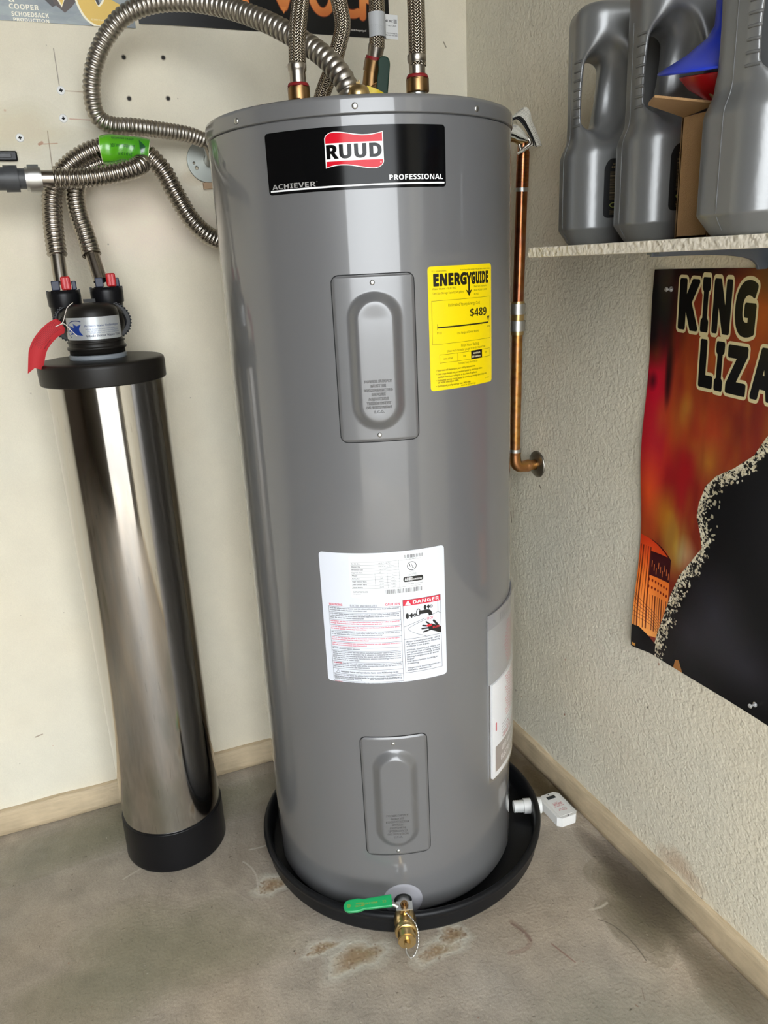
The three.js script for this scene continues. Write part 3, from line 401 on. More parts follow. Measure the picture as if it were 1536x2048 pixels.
// ------------------------------------------------------------------ corrugated hoses
const corr = (r, a, pitch, r2 = r) => (s, L) => { const k = s / L, b = r + (r2 - r) * k; return b - a + a * hump(s, pitch); };
function hose(name, label, pts, rf, mat, group) { const t = thing(name, label, 'hose', [0, 0, 0], group); const p = P3(pts), b = p[0].clone(); t.position.copy(b); const m = mesh('tube', sweep(p.map((v) => v.clone().sub(b)), rf, { step: 0.00095, seg: 24 }), mat, t); return { t, b }; }
const q0 = (b, l) => P3(l).map((v) => v.sub(b));
{
  const h = hose('corrugated_hose', 'steel corrugated hose looping from the heater top round to the wall plate', [[-0.429, 1.42, 0.402], [-0.429, 1.452, 0.4], [-0.437, 1.48, 0.395], [-0.457, 1.516, 0.37], [-0.486, 1.55, 0.33], [-0.528, 1.587, 0.28], [-0.579, 1.62, 0.22], [-0.635, 1.639, 0.17], [-0.689, 1.641, 0.135], [-0.733, 1.626, 0.115], [-0.771, 1.589, 0.1], [-0.795, 1.544, 0.095], [-0.803, 1.501, 0.09], [-0.797, 1.47, 0.085], [-0.777, 1.459, 0.082], [-0.734, 1.457, 0.078], [-0.68, 1.452, 0.072], [-0.634, 1.446, 0.066], [-0.608, 1.438, 0.06]], (s, L) => { const k = s / L; const p0 = 0.0118, p1 = 0.0066, n = L / (p1 - p0) * Math.log((p0 + (p1 - p0) * k) / p0); return 0.0182 - 0.0035 * k - 0.0026 + 0.0026 * Math.pow(Math.abs(Math.sin(Math.PI * n)), 0.62); }, M.steelSatin);
  mesh('plain_end', sweep(q0(h.b, [[-0.609, 1.438, 0.06], [-0.599, 1.432, 0.056], [-0.593, 1.42, 0.048], [-0.59, 1.411, 0.03], [-0.589, 1.407, 0.006]]), () => 0.0118, { step: 0.003 }), M.steel, h.t);
}
{
  const h = hose('corrugated_hose', 'steel corrugated hose with the green label, from the left filter port to behind the heater', [[-0.9045, 1.236, 0.121], [-0.904, 1.262, 0.113], [-0.901, 1.307, 0.095], [-0.893, 1.35, 0.085], [-0.872, 1.38, 0.08], [-0.834, 1.407, 0.085], [-0.798, 1.419, 0.095], [-0.76, 1.421, 0.105], [-0.727, 1.409, 0.11], [-0.699, 1.38, 0.11], [-0.681, 1.341, 0.108], [-0.654, 1.292, 0.1], [-0.623, 1.264, 0.085], [-0.589, 1.252, 0.065], [-0.55, 1.248, 0.05], [-0.5, 1.25, 0.045]], corr(0.0178, 0.0046, 0.0079), M.steel);
  mesh('plain_end', rod(...q0(h.b, [[-0.9055, 1.19, 0.135], [-0.9045, 1.24, 0.12]]), 0.0128), M.steel, h.t);
  // wrapped green label
  const gTex = ctex(canvas(512, 320, (g, w, h) => { g.fillStyle = '#54a818'; g.fillRect(0, 0, w, h); const gr = g.createLinearGradient(0, 0, w, h); gr.addColorStop(0, 'rgba(120,200,40,0.5)'); gr.addColorStop(1, 'rgba(30,110,20,0.5)'); g.fillStyle = gr; g.fillRect(0, 0, w, h); g.save(); g.translate(w, h); g.rotate(Math.PI); g.fillStyle = '#123f22'; ['Falcon Stainless', 'Water connector', 'For copper and PEX', '3/4 in x 24 in', 'Falcon Mini Water Connector', 'Lead free flexible connector'].forEach((s, i) => n2(g, s, 150 + (i % 2) * 18, 60 + i * 46, 'bold 26px sans-serif', '#16502a')); g.beginPath(); g.moveTo(40, 130); g.lineTo(120, 95); g.lineTo(100, 140); g.lineTo(70, 175); g.fill(); g.restore(); g.strokeStyle = '#d8e8b0'; g.lineWidth = 10; g.strokeRect(0, 0, w, h); }));
  const b = h.b, c = new THREE.CatmullRomCurve3(q0(b, [[-0.8, 1.417, 0.097], [-0.76, 1.4175, 0.106], [-0.719, 1.4085, 0.112]]));
  const lab = sheet((u, v, s) => { const p = c.getPoint(u), tt = c.getTangent(u), up = V(0, 1, 0).addScaledVector(tt, -tt.y).normalize(), out = tt.clone().cross(up).normalize(); const a = rad(118 - v * 245), e = s ? 0 : 0.0006, ry = 0.0232 + 0.0012 * Math.sin(u * 9) + e, rx = 0.0215 + 0.002 * Math.sin(u * 14 + v * 4) + e; return p.addScaledVector(up, Math.sin(a) * ry - 0.002).addScaledVector(out, Math.cos(a) * rx); }, 40, 36);
  mesh('green_label', lab, phy({ map: gTex, roughness: 0.3, clearcoat: 0.8, clearcoatRoughness: 0.15, side: THREE.DoubleSide }), h.t);
}
{
  const h = hose('corrugated_hose', 'steel corrugated hose from the grey pipe folding back down to the right filter port', [[-0.89, 1.364, 0.135], [-0.847, 1.364, 0.137], [-0.8, 1.369, 0.141], [-0.768, 1.375, 0.142], [-0.747, 1.382, 0.137], [-0.736, 1.391, 0.123], [-0.741, 1.398, 0.106], [-0.768, 1.399, 0.086], [-0.805, 1.396, 0.07], [-0.835, 1.38, 0.066], [-0.854, 1.35, 0.07], [-0.857, 1.315, 0.083], [-0.851, 1.276, 0.098], [-0.8455, 1.236, 0.115]], corr(0.0172, 0.0044, 0.0074), M.steel);
  mesh('plain_end', rod(...q0(h.b, [[-0.838, 1.19, 0.136], [-0.8452, 1.24, 0.114]]), 0.0128), M.steel, h.t);
  mesh('plain_end', rod(...q0(h.b, [[-0.915, 1.364, 0.135], [-0.887, 1.364, 0.135]]), 0.0138), M.steel, h.t);
  mesh('union_nut', [rod(...q0(h.b, [[-0.93, 1.364, 0.135], [-0.912, 1.364, 0.135]]), 0.0245, 6), rod(...q0(h.b, [[-0.935, 1.364, 0.135], [-0.909, 1.364, 0.135]]), 0.019, 24)], M.zinc, h.t);
}
{
  const t = thing('supply_pipe', 'dark grey plastic supply pipe entering at the left edge', 'pipe', [-0.932, 1.364, 0.135]);
  mesh('pipe', rod(V(-0.45, 0.002, 0), V(-0.03, 0, 0), 0.0185, 32), M.pvcGrey, t);
  mesh('adapter', [rod(V(-0.036, 0, 0), V(-0.014, 0, 0), 0.0215, 32), rod(V(-0.028, 0, 0), V(-0.017, 0, 0), 0.0225, 6), rod(V(-0.014, 0, 0), V(0.002, 0, 0), 0.0165, 24)], M.pvcGrey, t);
}

// ------------------------------------------------------------------ braided hoses over the heater
const braid = (() => {
  const N = 128, f = (x, y) => { const c = Math.floor(x * 2), a = (x * 2) % 1, d = c ? y * 4 + a * 1.4 : y * 4 + (1 - a) * 1.4; return 0.25 + 0.75 * Math.sqrt(Math.abs(Math.sin(d * Math.PI))) * (0.45 + 0.55 * Math.sqrt(Math.sin(a * Math.PI))); };
  return { h: dataTex(N, f), c: dataTex(N, (x, y) => { const v = f(x, y); const k = 40 + 215 * sstep(0.35, 0.85, v); return [k, k * 0.97, k * 0.92]; }, true) };
})();
const braidMat = std({ color: lin(0.56, 0.52, 0.47), metalness: 1, roughness: 0.27, map: rep(braid.c, 7, 62), bumpMap: rep(braid.h, 7, 62), bumpScale: 0.0022 });
function braided(label, pts, ferrule, group) {
  const t = thing('braided_hose', label, 'hose', pts[0], group), b = V(...pts[0]);
  mesh('braid', sweep(q0(b, pts), () => 0.0135, { step: 0.006, seg: 28 }), braidMat, t);
  return { t, b };
}
for (const [label, pts, x, z] of [['braided steel hose rising from the left brass nut on the heater top', [[-0.508, 1.498, 0.378], [-0.5075, 1.515, 0.378], [-0.504, 1.551, 0.38], [-0.493, 1.597, 0.373], [-0.477, 1.65, 0.366], [-0.45, 1.75, 0.35]], -0.509, 0.378], ['straight braided steel hose on the right brass nut of the heater top', [[-0.3395, 1.488, 0.466], [-0.339, 1.538, 0.466], [-0.339, 1.578, 0.466], [-0.338, 1.65, 0.466], [-0.335, 1.78, 0.466]], -0.3403, 0.4657]]) {
  const { t, b } = braided(label, pts), o = V(x, 0, z).sub(V(b.x, 0, b.z)), y = (h) => h - b.y;
  mesh('ferrule', lathe([[0.0118, y(1.474)], [0.0128, y(1.476)], [0.0128, y(1.492)], [0.0145, y(1.494)], [0.015, y(1.498)], [0.0148, y(1.503)], [0.0138, y(1.504)]], 32).translate(o.x, 0, o.z), M.steelDark, t);
  mesh('seal_ring', lathe([[0.012, y(1.4705)], [0.0168, y(1.4705)], [0.0172, y(1.4725)], [0.0155, y(1.476)], [0.012, y(1.4765)]], 32).translate(o.x, 0, o.z), M.redSeal, t);
  mesh('nut', [cyl(0.018, 0.018, 0.02, 6).translate(o.x, y(1.461), o.z), lathe([[0.013, y(1.4505)], [0.0163, y(1.4505)], [0.0168, y(1.453)], [0.0168, y(1.4685)], [0.015, y(1.471)]], 32).translate(o.x, 0, o.z)], M.bronze, t);
}
braided('curved braided steel hose crossing behind the corrugated loop over the heater', [[-0.458, 1.417, 0.295], [-0.452, 1.44, 0.295], [-0.441, 1.477, 0.295], [-0.424, 1.514, 0.301], [-0.411, 1.548, 0.306], [-0.402, 1.581, 0.309], [-0.405, 1.61, 0.308], [-0.412, 1.647, 0.306], [-0.43, 1.75, 0.3]]);
{
  const { t, b } = braided('braided steel hose with a white paper label above the green-handled valve', [[-0.3385, 1.551, 0.301], [-0.338, 1.56, 0.302], [-0.337, 1.578, 0.303], [-0.336, 1.623, 0.303], [-0.335, 1.68, 0.304], [-0.33, 1.78, 0.305]]);
  mesh('ferrule', rod(...q0(b, [[-0.3408, 1.538, 0.295], [-0.3384, 1.556, 0.301]]), 0.0135, 28, 0.0142), M.steelDark, t);
  const tex = ctex(canvas(512, 512, (g, w, h) => { g.fillStyle = '#dcdcda'; g.fillRect(0, 0, w, h); g.fillStyle = '#b9bbbd'; g.fillRect(0, 0, 300, h); g.strokeStyle = '#9fa2a5'; g.lineWidth = 3; for (let i = 0; i < 16; i++) { g.beginPath(); g.arc(60, 250 + i * 6, 20 + i * 14, 0, 3); g.stroke(); } g.save(); g.translate(w, h); g.rotate(Math.PI); n2(g, 'WATER HEATER', 10, 90, 'bold 34px sans-serif', '#222', { w: 190 }); n2(g, 'SUPPLY LINE', 10, 130, 'bold 30px sans-serif', '#333', { w: 170 }); n2(g, '3/4" FIP x', 20, 290, 'bold 34px sans-serif', '#222', { w: 170 }); n2(g, '24 IN', 70, 400, 'bold 66px sans-serif', '#111', { w: 140 }); for (let i = 0; i < 7; i++) g.fillRect(14 + i * 7, 330, 3 + (i % 3), 90); g.restore(); }));
  mesh('paper_label', sheet((u, v, s) => { const y = 1.5665 - b.y + v * 0.037, e = s ? 0 : 0.0003; if (u < 0.6) { const a = rad(-100 + (u / 0.6) * 190); return V(-0.337 - b.x + Math.sin(a) * (0.0142 + e), y, 0.303 - b.z + Math.cos(a) * (0.0142 + e)); } const k = (u - 0.6) / 0.4; return V(-0.337 - b.x + 0.0142 + k * 0.023, y - 0.002 * k, 0.303 - b.z + e + 0.004 * k * k); }, 40, 6), std({ map: tex, roughness: 0.5, side: THREE.DoubleSide }), t);
}
{
  const B = V(-0.345, 1.417, 0.278), t = thing('shutoff_valve', 'brass shutoff valve with a dark green lever behind the heater top', 'valve', [B.x, B.y, B.z]), l = (p) => q0(B, p);
  mesh('valve_body', [rod(...l([[-0.345, 1.412, 0.278], [-0.345, 1.5, 0.282]]), 0.0142, 28), rod(...l([[-0.345, 1.496, 0.282], [-0.344, 1.518, 0.288]]), 0.0155, 28, 0.0145), rod(...l([[-0.344, 1.517, 0.288], [-0.341, 1.5355, 0.294]]), 0.0165, 6), rod(...l([[-0.345, 1.468, 0.279], [-0.3445, 1.478, 0.28]]), 0.0155, 24), rod(...l([[-0.345, 1.49, 0.281], [-0.343, 1.49, 0.318]]), 0.007, 16)], M.bronze, t);
  mesh('seal_ring', rod(...l([[-0.3412, 1.5345, 0.2938], [-0.3405, 1.5395, 0.2955]]), 0.0152, 28), M.redSeal, t);
  { const ls = new THREE.Shape(); ls.moveTo(-0.009, -0.05); ls.lineTo(-0.0105, -0.01); ls.bezierCurveTo(-0.0085, 0, -0.008, 0.004, -0.01, 0.012); ls.bezierCurveTo(-0.01, 0.02, -0.003, 0.021, 0.002, 0.0205); ls.bezierCurveTo(0.01, 0.02, 0.0115, 0.014, 0.011, 0.006); ls.lineTo(0.0085, -0.05); ls.closePath();
    const gg = new THREE.ExtrudeGeometry(ls, { depth: 0.004, bevelEnabled: true, bevelThickness: 0.0022, bevelSize: 0.002, bevelSegments: 4, curveSegments: 14 }).scale(0.84, 1.04, 1).rotateZ(-0.1).rotateY(-0.4).translate(-0.337 - B.x, 1.51 - B.y, 0.322 - B.z); mesh('lever', gg, M.darkGreen, t); }
  mesh('warning_tag', sheet((u, v, s) => V(-0.37 + u * 0.036 - B.x, 1.462 + v * 0.026 - 0.014 * u - B.y, 0.325 + 0.006 * Math.sin(u * 3) - B.z + (s ? -0.0004 : 0)), 10, 4), std({ color: lin(0.75, 0.55, 0.02), roughness: 0.5 }), t);
}

// ------------------------------------------------------------------ galvanised wall plate where the loop enters the wall
{
  const t = thing('wall_plate', 'round galvanised pipe plate screwed to the back wall beside the heater', 'wall plate', [-0.594, 1.4075, 0]);
  const s = new THREE.Shape(); s.absarc(0, 0, 0.039, 0, Math.PI * 2, false); const hole = (x, y, r) => { const p = new THREE.Path(); p.absarc(x, y, r, 0, Math.PI * 2, true); s.holes.push(p); }; hole(0.005, 0.001, 0.0125); hole(-0.027, -0.0035, 0.0032); hole(-0.0225, -0.0125, 0.0042); hole(0.028, 0.006, 0.0035);
  mesh('plate', new THREE.ExtrudeGeometry(s, { depth: 0.003, bevelEnabled: true, bevelThickness: 0.0012, bevelSize: 0.0012, bevelSegments: 3, curveSegments: 48 }).translate(0, 0, 0.0022), std({ color: lin(0.34, 0.36, 0.33), metalness: 0.7, roughness: 0.45 }), t);
  mesh('wooden_backing', [box(0.05, 0.022, 0.006, 0.016, -0.0405, 0.003), box(0.006, 0.012, 0.007, -0.01, -0.046, 0.0035)], M.wood, t);
}
// screw anchors
for (const [x, y, label] of [[-0.8493, 1.5284, 'white screw anchor in the wall, the uppermost of the three'], [-0.8526, 1.4815, 'white screw anchor in the wall, the middle of the three'], [-0.9333, 1.4476, 'white screw anchor in the wall nearest the black clip']]) {
  const t = thing('wall_anchor', label, 'wall anchor', [x, y, 0], 'white screw anchors on the back wall');
  mesh('flange', lathe([[0.0022, 0.0012], [0.003, 0.0016], [0.0062, 0.0014], [0.0074, 0.0004], [0.0074, -0.001]], 28).rotateX(Math.PI / 2), M.whitePlastic, t);
  mesh('cross_slot', [box(0.0062, 0.0022, 0.0006, 0, 0, 0.0017), box(0.0022, 0.0062, 0.0006, 0, 0, 0.0017)].map((g) => g.rotateZ(0.1)), M.gap, t);
}
{
  const t = thing('wall_clip', 'black plastic clip on the back wall above the grey pipe', 'clip', [-0.975, 1.4163, 0]);
  mesh('frame', [rbox(0.064, 0.0175, 0.008, 0.003, 0, 0, 0.004)], M.blackPlastic, t); mesh('insert', rbox(0.05, 0.007, 0.003, 0.001, -0.003, 0.0005, 0.0085), M.pvcGrey, t);
}

// ------------------------------------------------------------------ stainless filter tank
const FX = -0.8574, FZ = 0.1929;
{
  const t = thing('water_filter', 'tall stainless steel water filter tank with black cap and boot', 'water filter', [FX, 0, FZ]);
  const brushed = dataTex(512, (x, y) => 0.5 * tn(x, 0.3, 256, 5) + 0.3 * tn(x, 0.7, 96, 6) + 0.2 * tn(x, y, 128, 8));
  const scr = ctex(canvas(1024, 2048, (g, w, h) => { g.fillStyle = '#e4e2df'; g.fillRect(0, 0, w, h); const R = rng(12); for (let i = 0; i < 700; i++) { const x = R() * w, y = R() * h * (R() < 0.5 ? 1 : 0.35) + (R() < 0.5 ? h * 0.6 : 0); line(g, [[x, y], [x + R() * 6 - 3, y + R() * 40]], 0.8 + R() * 1.4, R() < 0.5 ? '#f6f5f3' : '#9f9d9b', 0.35); } }));
  mesh('tank', lathe([[0.1, 0.02], [0.1022, 0.03], [0.1022, 0.4], [0.1022, 0.8], [0.1022, 1.03]], 128), std({ map: scr, color: lin(0.72, 0.71, 0.7), metalness: 1, roughness: 0.1, bumpMap: rep(brushed, 2, 1), bumpScale: 0.00003 }), t);
  mesh('boot', lathe([[0, 0], [0.1025, 0], [0.1052, 0.0012], [0.1066, 0.005], [0.106, 0.01], [0.1058, 0.092], [0.1046, 0.0945], [0.1, 0.095]], 96), M.blackPlastic, t);
  mesh('cap', lathe([[0.1, 1.018], [0.108, 1.0175], [0.1098, 1.0195], [0.1106, 1.048], [0.1092, 1.0542], [0.105, 1.0568], [0.09, 1.0578], [0, 1.0585]], 96).translate(-0.003, 0, 0), M.blackDusty, t);
  const hx = -0.0068, G = (g) => g.translate(hx, 0, 0);
  mesh('base_ring', G(lathe([[0.03, 1.057], [0.0485, 1.057], [0.0495, 1.0595], [0.0495, 1.0645], [0.048, 1.0665], [0.03, 1.067]], 64)), std({ color: lin(0.2, 0.22, 0.24), roughness: 0.5 }), t);
  const head = mesh('valve_head', [G(lathe([[0.03, 1.066], [0.0475, 1.0665], [0.0475, 1.074], [0.05, 1.0748], [0.051, 1.0775], [0.05, 1.08], [0.0478, 1.0805], [0.0478, 1.0865], [0.0495, 1.087], [0.0495, 1.0895], [0.0462, 1.0905], [0.0455, 1.124], [0.0452, 1.134], [0.043, 1.1435], [0.037, 1.15], [0.026, 1.1535], [0, 1.1545]], 72)), G(rod(V(-0.032, 1.121, -0.018), V(0.032, 1.121, -0.018), 0.03, 40)), ...[-1, 1].map((s) => G(new THREE.SphereGeometry(0.03, 32, 20).scale(0.8, 1, 1).translate(0.032 * s, 1.121, -0.018))), G(box(0.02, 0.006, 0.012, 0, 1.157, -0.03))], M.blackDusty, t);
  const knurl = (c, d, r, len, n) => { const gs = [rod(c.clone().addScaledVector(d, -len / 2), c.clone().addScaledVector(d, len / 2), r, 48)]; const u = Math.abs(d.y) > 0.9 ? V(1, 0, 0) : V(0, 1, 0), w = d.clone().cross(u).normalize(); for (let i = 0; i < n; i++) { const a = (i / n) * Math.PI * 2, p = c.clone().addScaledVector(u, Math.cos(a) * r).addScaledVector(w, Math.sin(a) * r); gs.push(rod(p.clone().addScaledVector(d, -len / 2), p.clone().addScaledVector(d, len / 2), 0.0018, 8)); } return gs; };
  const back = V(0, 0, -1);
  for (const s of [-1, 1]) {
    mesh('union_nut', knurl(V(hx + 0.034 * s, 1.1195, -0.034), back, 0.0325, 0.016, 36), M.blackPlastic, t).userData.label = 'ribbed black union nut';
    const cx = s < 0 ? -0.0475 : 0.0265, cz = -0.052, yy = s < 0 ? 0 : 0.002;
    const pts = [[0, 1.118], [0.024, 1.118], [0.0258, 1.124], [0.0262, 1.148], [0.0285, 1.15], [0.0292, 1.168], [0.0285, 1.176], [0.022, 1.1765], [0.02, 1.174], [0, 1.174]];
    const el = mesh('elbow', [lathe(pts, 48).translate(cx, yy, cz), rod(V(hx + 0.036 * s, 1.1185, -0.01), V(cx, 1.135, cz), 0.022, 28), ...[0, 1, 2, 3, 4, 5].map((k) => box(0.014, 0.006, 0.004, 0, 0, 0.0265).rotateY(k * 1.047 + 0.5).translate(cx, 1.1745 + yy, cz))], M.blackPlastic, t);
    const dx = s < 0 ? 0.006 : 0.009;
    mesh('red_clip', [rbox(0.0165, 0.0235, 0.011, 0.003, cx + dx, 1.189 + yy, cz + 0.021), ...[-1, 0, 1].map((k) => rbox(0.0022, 0.021, 0.003, 0.001, cx + dx + k * 0.0052, 1.189 + yy, cz + 0.027))], M.redPlastic, el);
    mesh('blue_clip', [rbox(0.014, 0.017, 0.012, 0.002, cx - 0.0115, 1.1855 + yy, cz + 0.014), rbox(0.008, 0.016, 0.012, 0.002, cx + 0.0195, 1.1845 + yy, cz + 0.01)], M.navyPlastic, el);
  }
  const lt = ctex(canvas(640, 256, (g, w, h) => {
    const gr = g.createLinearGradient(0, 0, w, 0); gr.addColorStop(0, '#a9adb0'); gr.addColorStop(1, '#b9bbba'); g.fillStyle = gr; g.fillRect(0, 0, w, h);
    g.strokeStyle = '#1d2e66'; g.lineWidth = 9; g.beginPath(); g.ellipse(150, 140, 125, 105, 0, 2.2, 5.2); g.stroke(); g.fillStyle = '#1d3f94';
    g.beginPath(); g.moveTo(32, 152); g.lineTo(80, 135); g.lineTo(60, 85); g.lineTo(125, 112); g.lineTo(120, 62); g.quadraticCurveTo(150, 92, 165, 92); g.lineTo(212, 75); g.quadraticCurveTo(178, 112, 184, 150); g.lineTo(215, 205); g.quadraticCurveTo(160, 196, 120, 185); g.lineTo(62, 196); g.lineTo(92, 166); g.closePath(); g.fill();
    n2(g, 'Puronics Water Technologies™', 235, 108, 'italic bold 30px serif', '#33406a', { w: 370 }); ['Whole house filtration and conditioning', 'For service and customer information', 'Contact your local water professional'].forEach((s, i) => n2(g, s, 245 + i * 14, 142 + i * 22, '19px sans-serif', '#4a5478', { w: 340 })); n2(g, 'Whole House Water Filter', 240, 224, 'bold 34px serif', '#23253a', { w: 370 });
  }));
  mesh('label', wrapUV(wrap(-76, 68, 1.0935, 1.1315, 0.0462, { thick: 0.0006, corner: 0.002, nu: 50 }), -76, 68, 1.0935, 1.1315).translate(hx, 0, 0), std({ map: lt, roughness: 0.32, metalness: 0.35 }), t);
  mesh('white_sticker', wrap(-92, -80, 1.095, 1.107, 0.0462, { thick: 0.0006, corner: 0.001 }).translate(hx, 0, 0), M.whitePlastic, t);
}
{
  // red paper tag on a string
  const b = V(-0.916, 1.126, 0.226), t = thing('hang_tag', 'red paper tag hanging on a string from the filter head', 'tag', [b.x, b.y, b.z]);
  const tt = ctex(canvas(256, 640, (g, w, h) => { g.fillStyle = '#b3252b'; g.fillRect(0, 0, w, h); g.save(); g.translate(w / 2, h / 2); g.rotate(-Math.PI / 2); g.fillStyle = '#5a0f14'; n2(g, 'CAUTION', -20, -70, 'bold 30px sans-serif', '#5a0f14'); for (let i = 0; i < 9; i++) { g.globalAlpha = 0.75; g.fillRect(-250 + (i % 3) * 10, -50 + i * 18, 330 + ((i * 37) % 60), 5); } g.restore(); }));
  // strip running down and to the left, curling
  const A = [V(0, -0.004, 0.004), V(-0.018, -0.012, 0.01), V(-0.042, -0.036, 0.012), V(-0.056, -0.072, 0.008)], c = new THREE.CatmullRomCurve3(A);
  const tagGeo = sheet((u, v, s) => { const p = c.getPoint(v), d = c.getTangent(v), w = V(-d.y, d.x, 0).normalize(), k = v < 0.08 ? 0.55 + 0.45 * (v / 0.08) : 1; const cut = v > 0.8 ? (v - 0.8) / 0.2 : 0; const off = (u - 0.5) * 0.027 * k; p.addScaledVector(w, -off); p.z += 0.005 * Math.sin(u * 3.1) + (s ? -0.0004 : 0); p.y -= cut * (u > 0.5 ? (u - 0.5) * 0.028 : 0); return p; }, 14, 36);
  mesh('paper', tagGeo, std({ map: tt, roughness: 0.75, side: THREE.DoubleSide }), t);
  mesh('string', [sweep([V(-0.012, -0.006, 0.016), V(0.0, 0.0, 0.018), V(0.006, 0.012, 0.012), V(0.012, 0.024, 0.006), V(0.022, 0.031, 0.0)], () => 0.0007, { step: 0.002, seg: 6 }), sweep([V(-0.012, -0.006, 0.016), V(0.002, -0.002, 0.018), V(0.01, -0.012, 0.014), V(0.02, -0.024, 0.01)], () => 0.0007, { step: 0.002, seg: 6 })], std({ color: 0xd8cfc4, roughness: 0.9 }), t);
}

// ------------------------------------------------------------------ copper discharge pipe on the right wall
{
  const t = thing('copper_pipe', 'copper discharge pipe running down the right wall behind the heater', 'pipe', [-0.057, 0.7615, 0.3005]), b = V(-0.057, 0.7615, 0.3005), l = (p) => q0(b, p);
  const cu = dataTex(256, (x, y) => { const n = fbm(x, y, 8, 131, 4), k = 0.75 + 0.5 * n; return [clamp(255 * k, 0, 255), clamp(238 * k, 0, 255), clamp(215 * k * (0.8 + 0.4 * tn(x, y, 6, 140)), 0, 255)]; }, true);
  M.copperOld.map = rep(cu, 1, 4); M.copper.map = rep(cu, 1, 3);
  mesh('upper_pipe', rod(...l([[-0.057, 1.09, 0.3085], [-0.0575, 1.4, 0.326]]), 0.0111, 28), M.copper, t);
  mesh('sleeve', [rod(...l([[-0.0572, 1.322, 0.3215], [-0.0575, 1.385, 0.3252]]), 0.0123, 28)], M.copper, t);
  mesh('solder_ring', rod(...l([[-0.0572, 1.315, 0.3211], [-0.0572, 1.3225, 0.3216]]), 0.0121, 28), M.zinc, t);
  mesh('lower_pipe', rod(...l([[-0.057, 0.785, 0.3], [-0.057, 1.06, 0.3073]]), 0.0111, 28), M.copperOld, t);
  const cp = (y0) => [rod(...l([[-0.057, y0, 0.3068], [-0.057, y0 + 0.021, 0.3073]]), 0.0158, 32), rod(...l([[-0.057, y0 + 0.0005, 0.3068], [-0.057, y0 + 0.0035, 0.3069]]), 0.0166, 32), rod(...l([[-0.057, y0 + 0.0175, 0.3072], [-0.057, y0 + 0.0205, 0.3073]]), 0.0166, 32)];
  mesh('coupling_sleeve', cp(1.0515), M.zinc, t); mesh('coupling_sleeve', cp(1.085), M.zinc, t);
  mesh('coupling_body', [rod(...l([[-0.057, 1.07, 0.307], [-0.057, 1.088, 0.3085]]), 0.0132, 28), rod(...l([[-0.057, 1.044, 0.3065], [-0.057, 1.053, 0.3068]]), 0.0132, 28), rod(...l([[-0.057, 1.104, 0.309], [-0.057, 1.11, 0.309]]), 0.0132, 28)], M.brass, t);
  mesh('elbow', sweep(l([[-0.057, 0.8, 0.3004], [-0.057, 0.786, 0.3002], [-0.0545, 0.7705, 0.3003], [-0.047, 0.763, 0.3006], [-0.036, 0.7612, 0.3008], [-0.022, 0.7612, 0.3008]]), (s, L) => (s < 0.007 || s > L - 0.006 ? 0.0132 : 0.0124), { step: 0.002, seg: 28 }), M.copperOld, t);
  mesh('solder_ring', rod(...l([[-0.057, 0.796, 0.3003], [-0.057, 0.803, 0.3005]]), 0.0133, 28), M.zinc, t);
  mesh('stub', rod(...l([[-0.03, 0.7612, 0.3008], [0.002, 0.7612, 0.3008]]), 0.0111, 28), M.copperOld, t);
  mesh('escutcheon', lathe([[0.0115, 0.0075], [0.015, 0.0075], [0.022, 0.006], [0.0275, 0.0035], [0.0292, 0.0018], [0.0292, 0], [0.0115, 0]], 56).rotateZ(Math.PI / 2).translate(0.057, -0.0003, 0.0003), std({ color: lin(0.36, 0.34, 0.3), metalness: 1, roughness: 0.35 }), t);
}
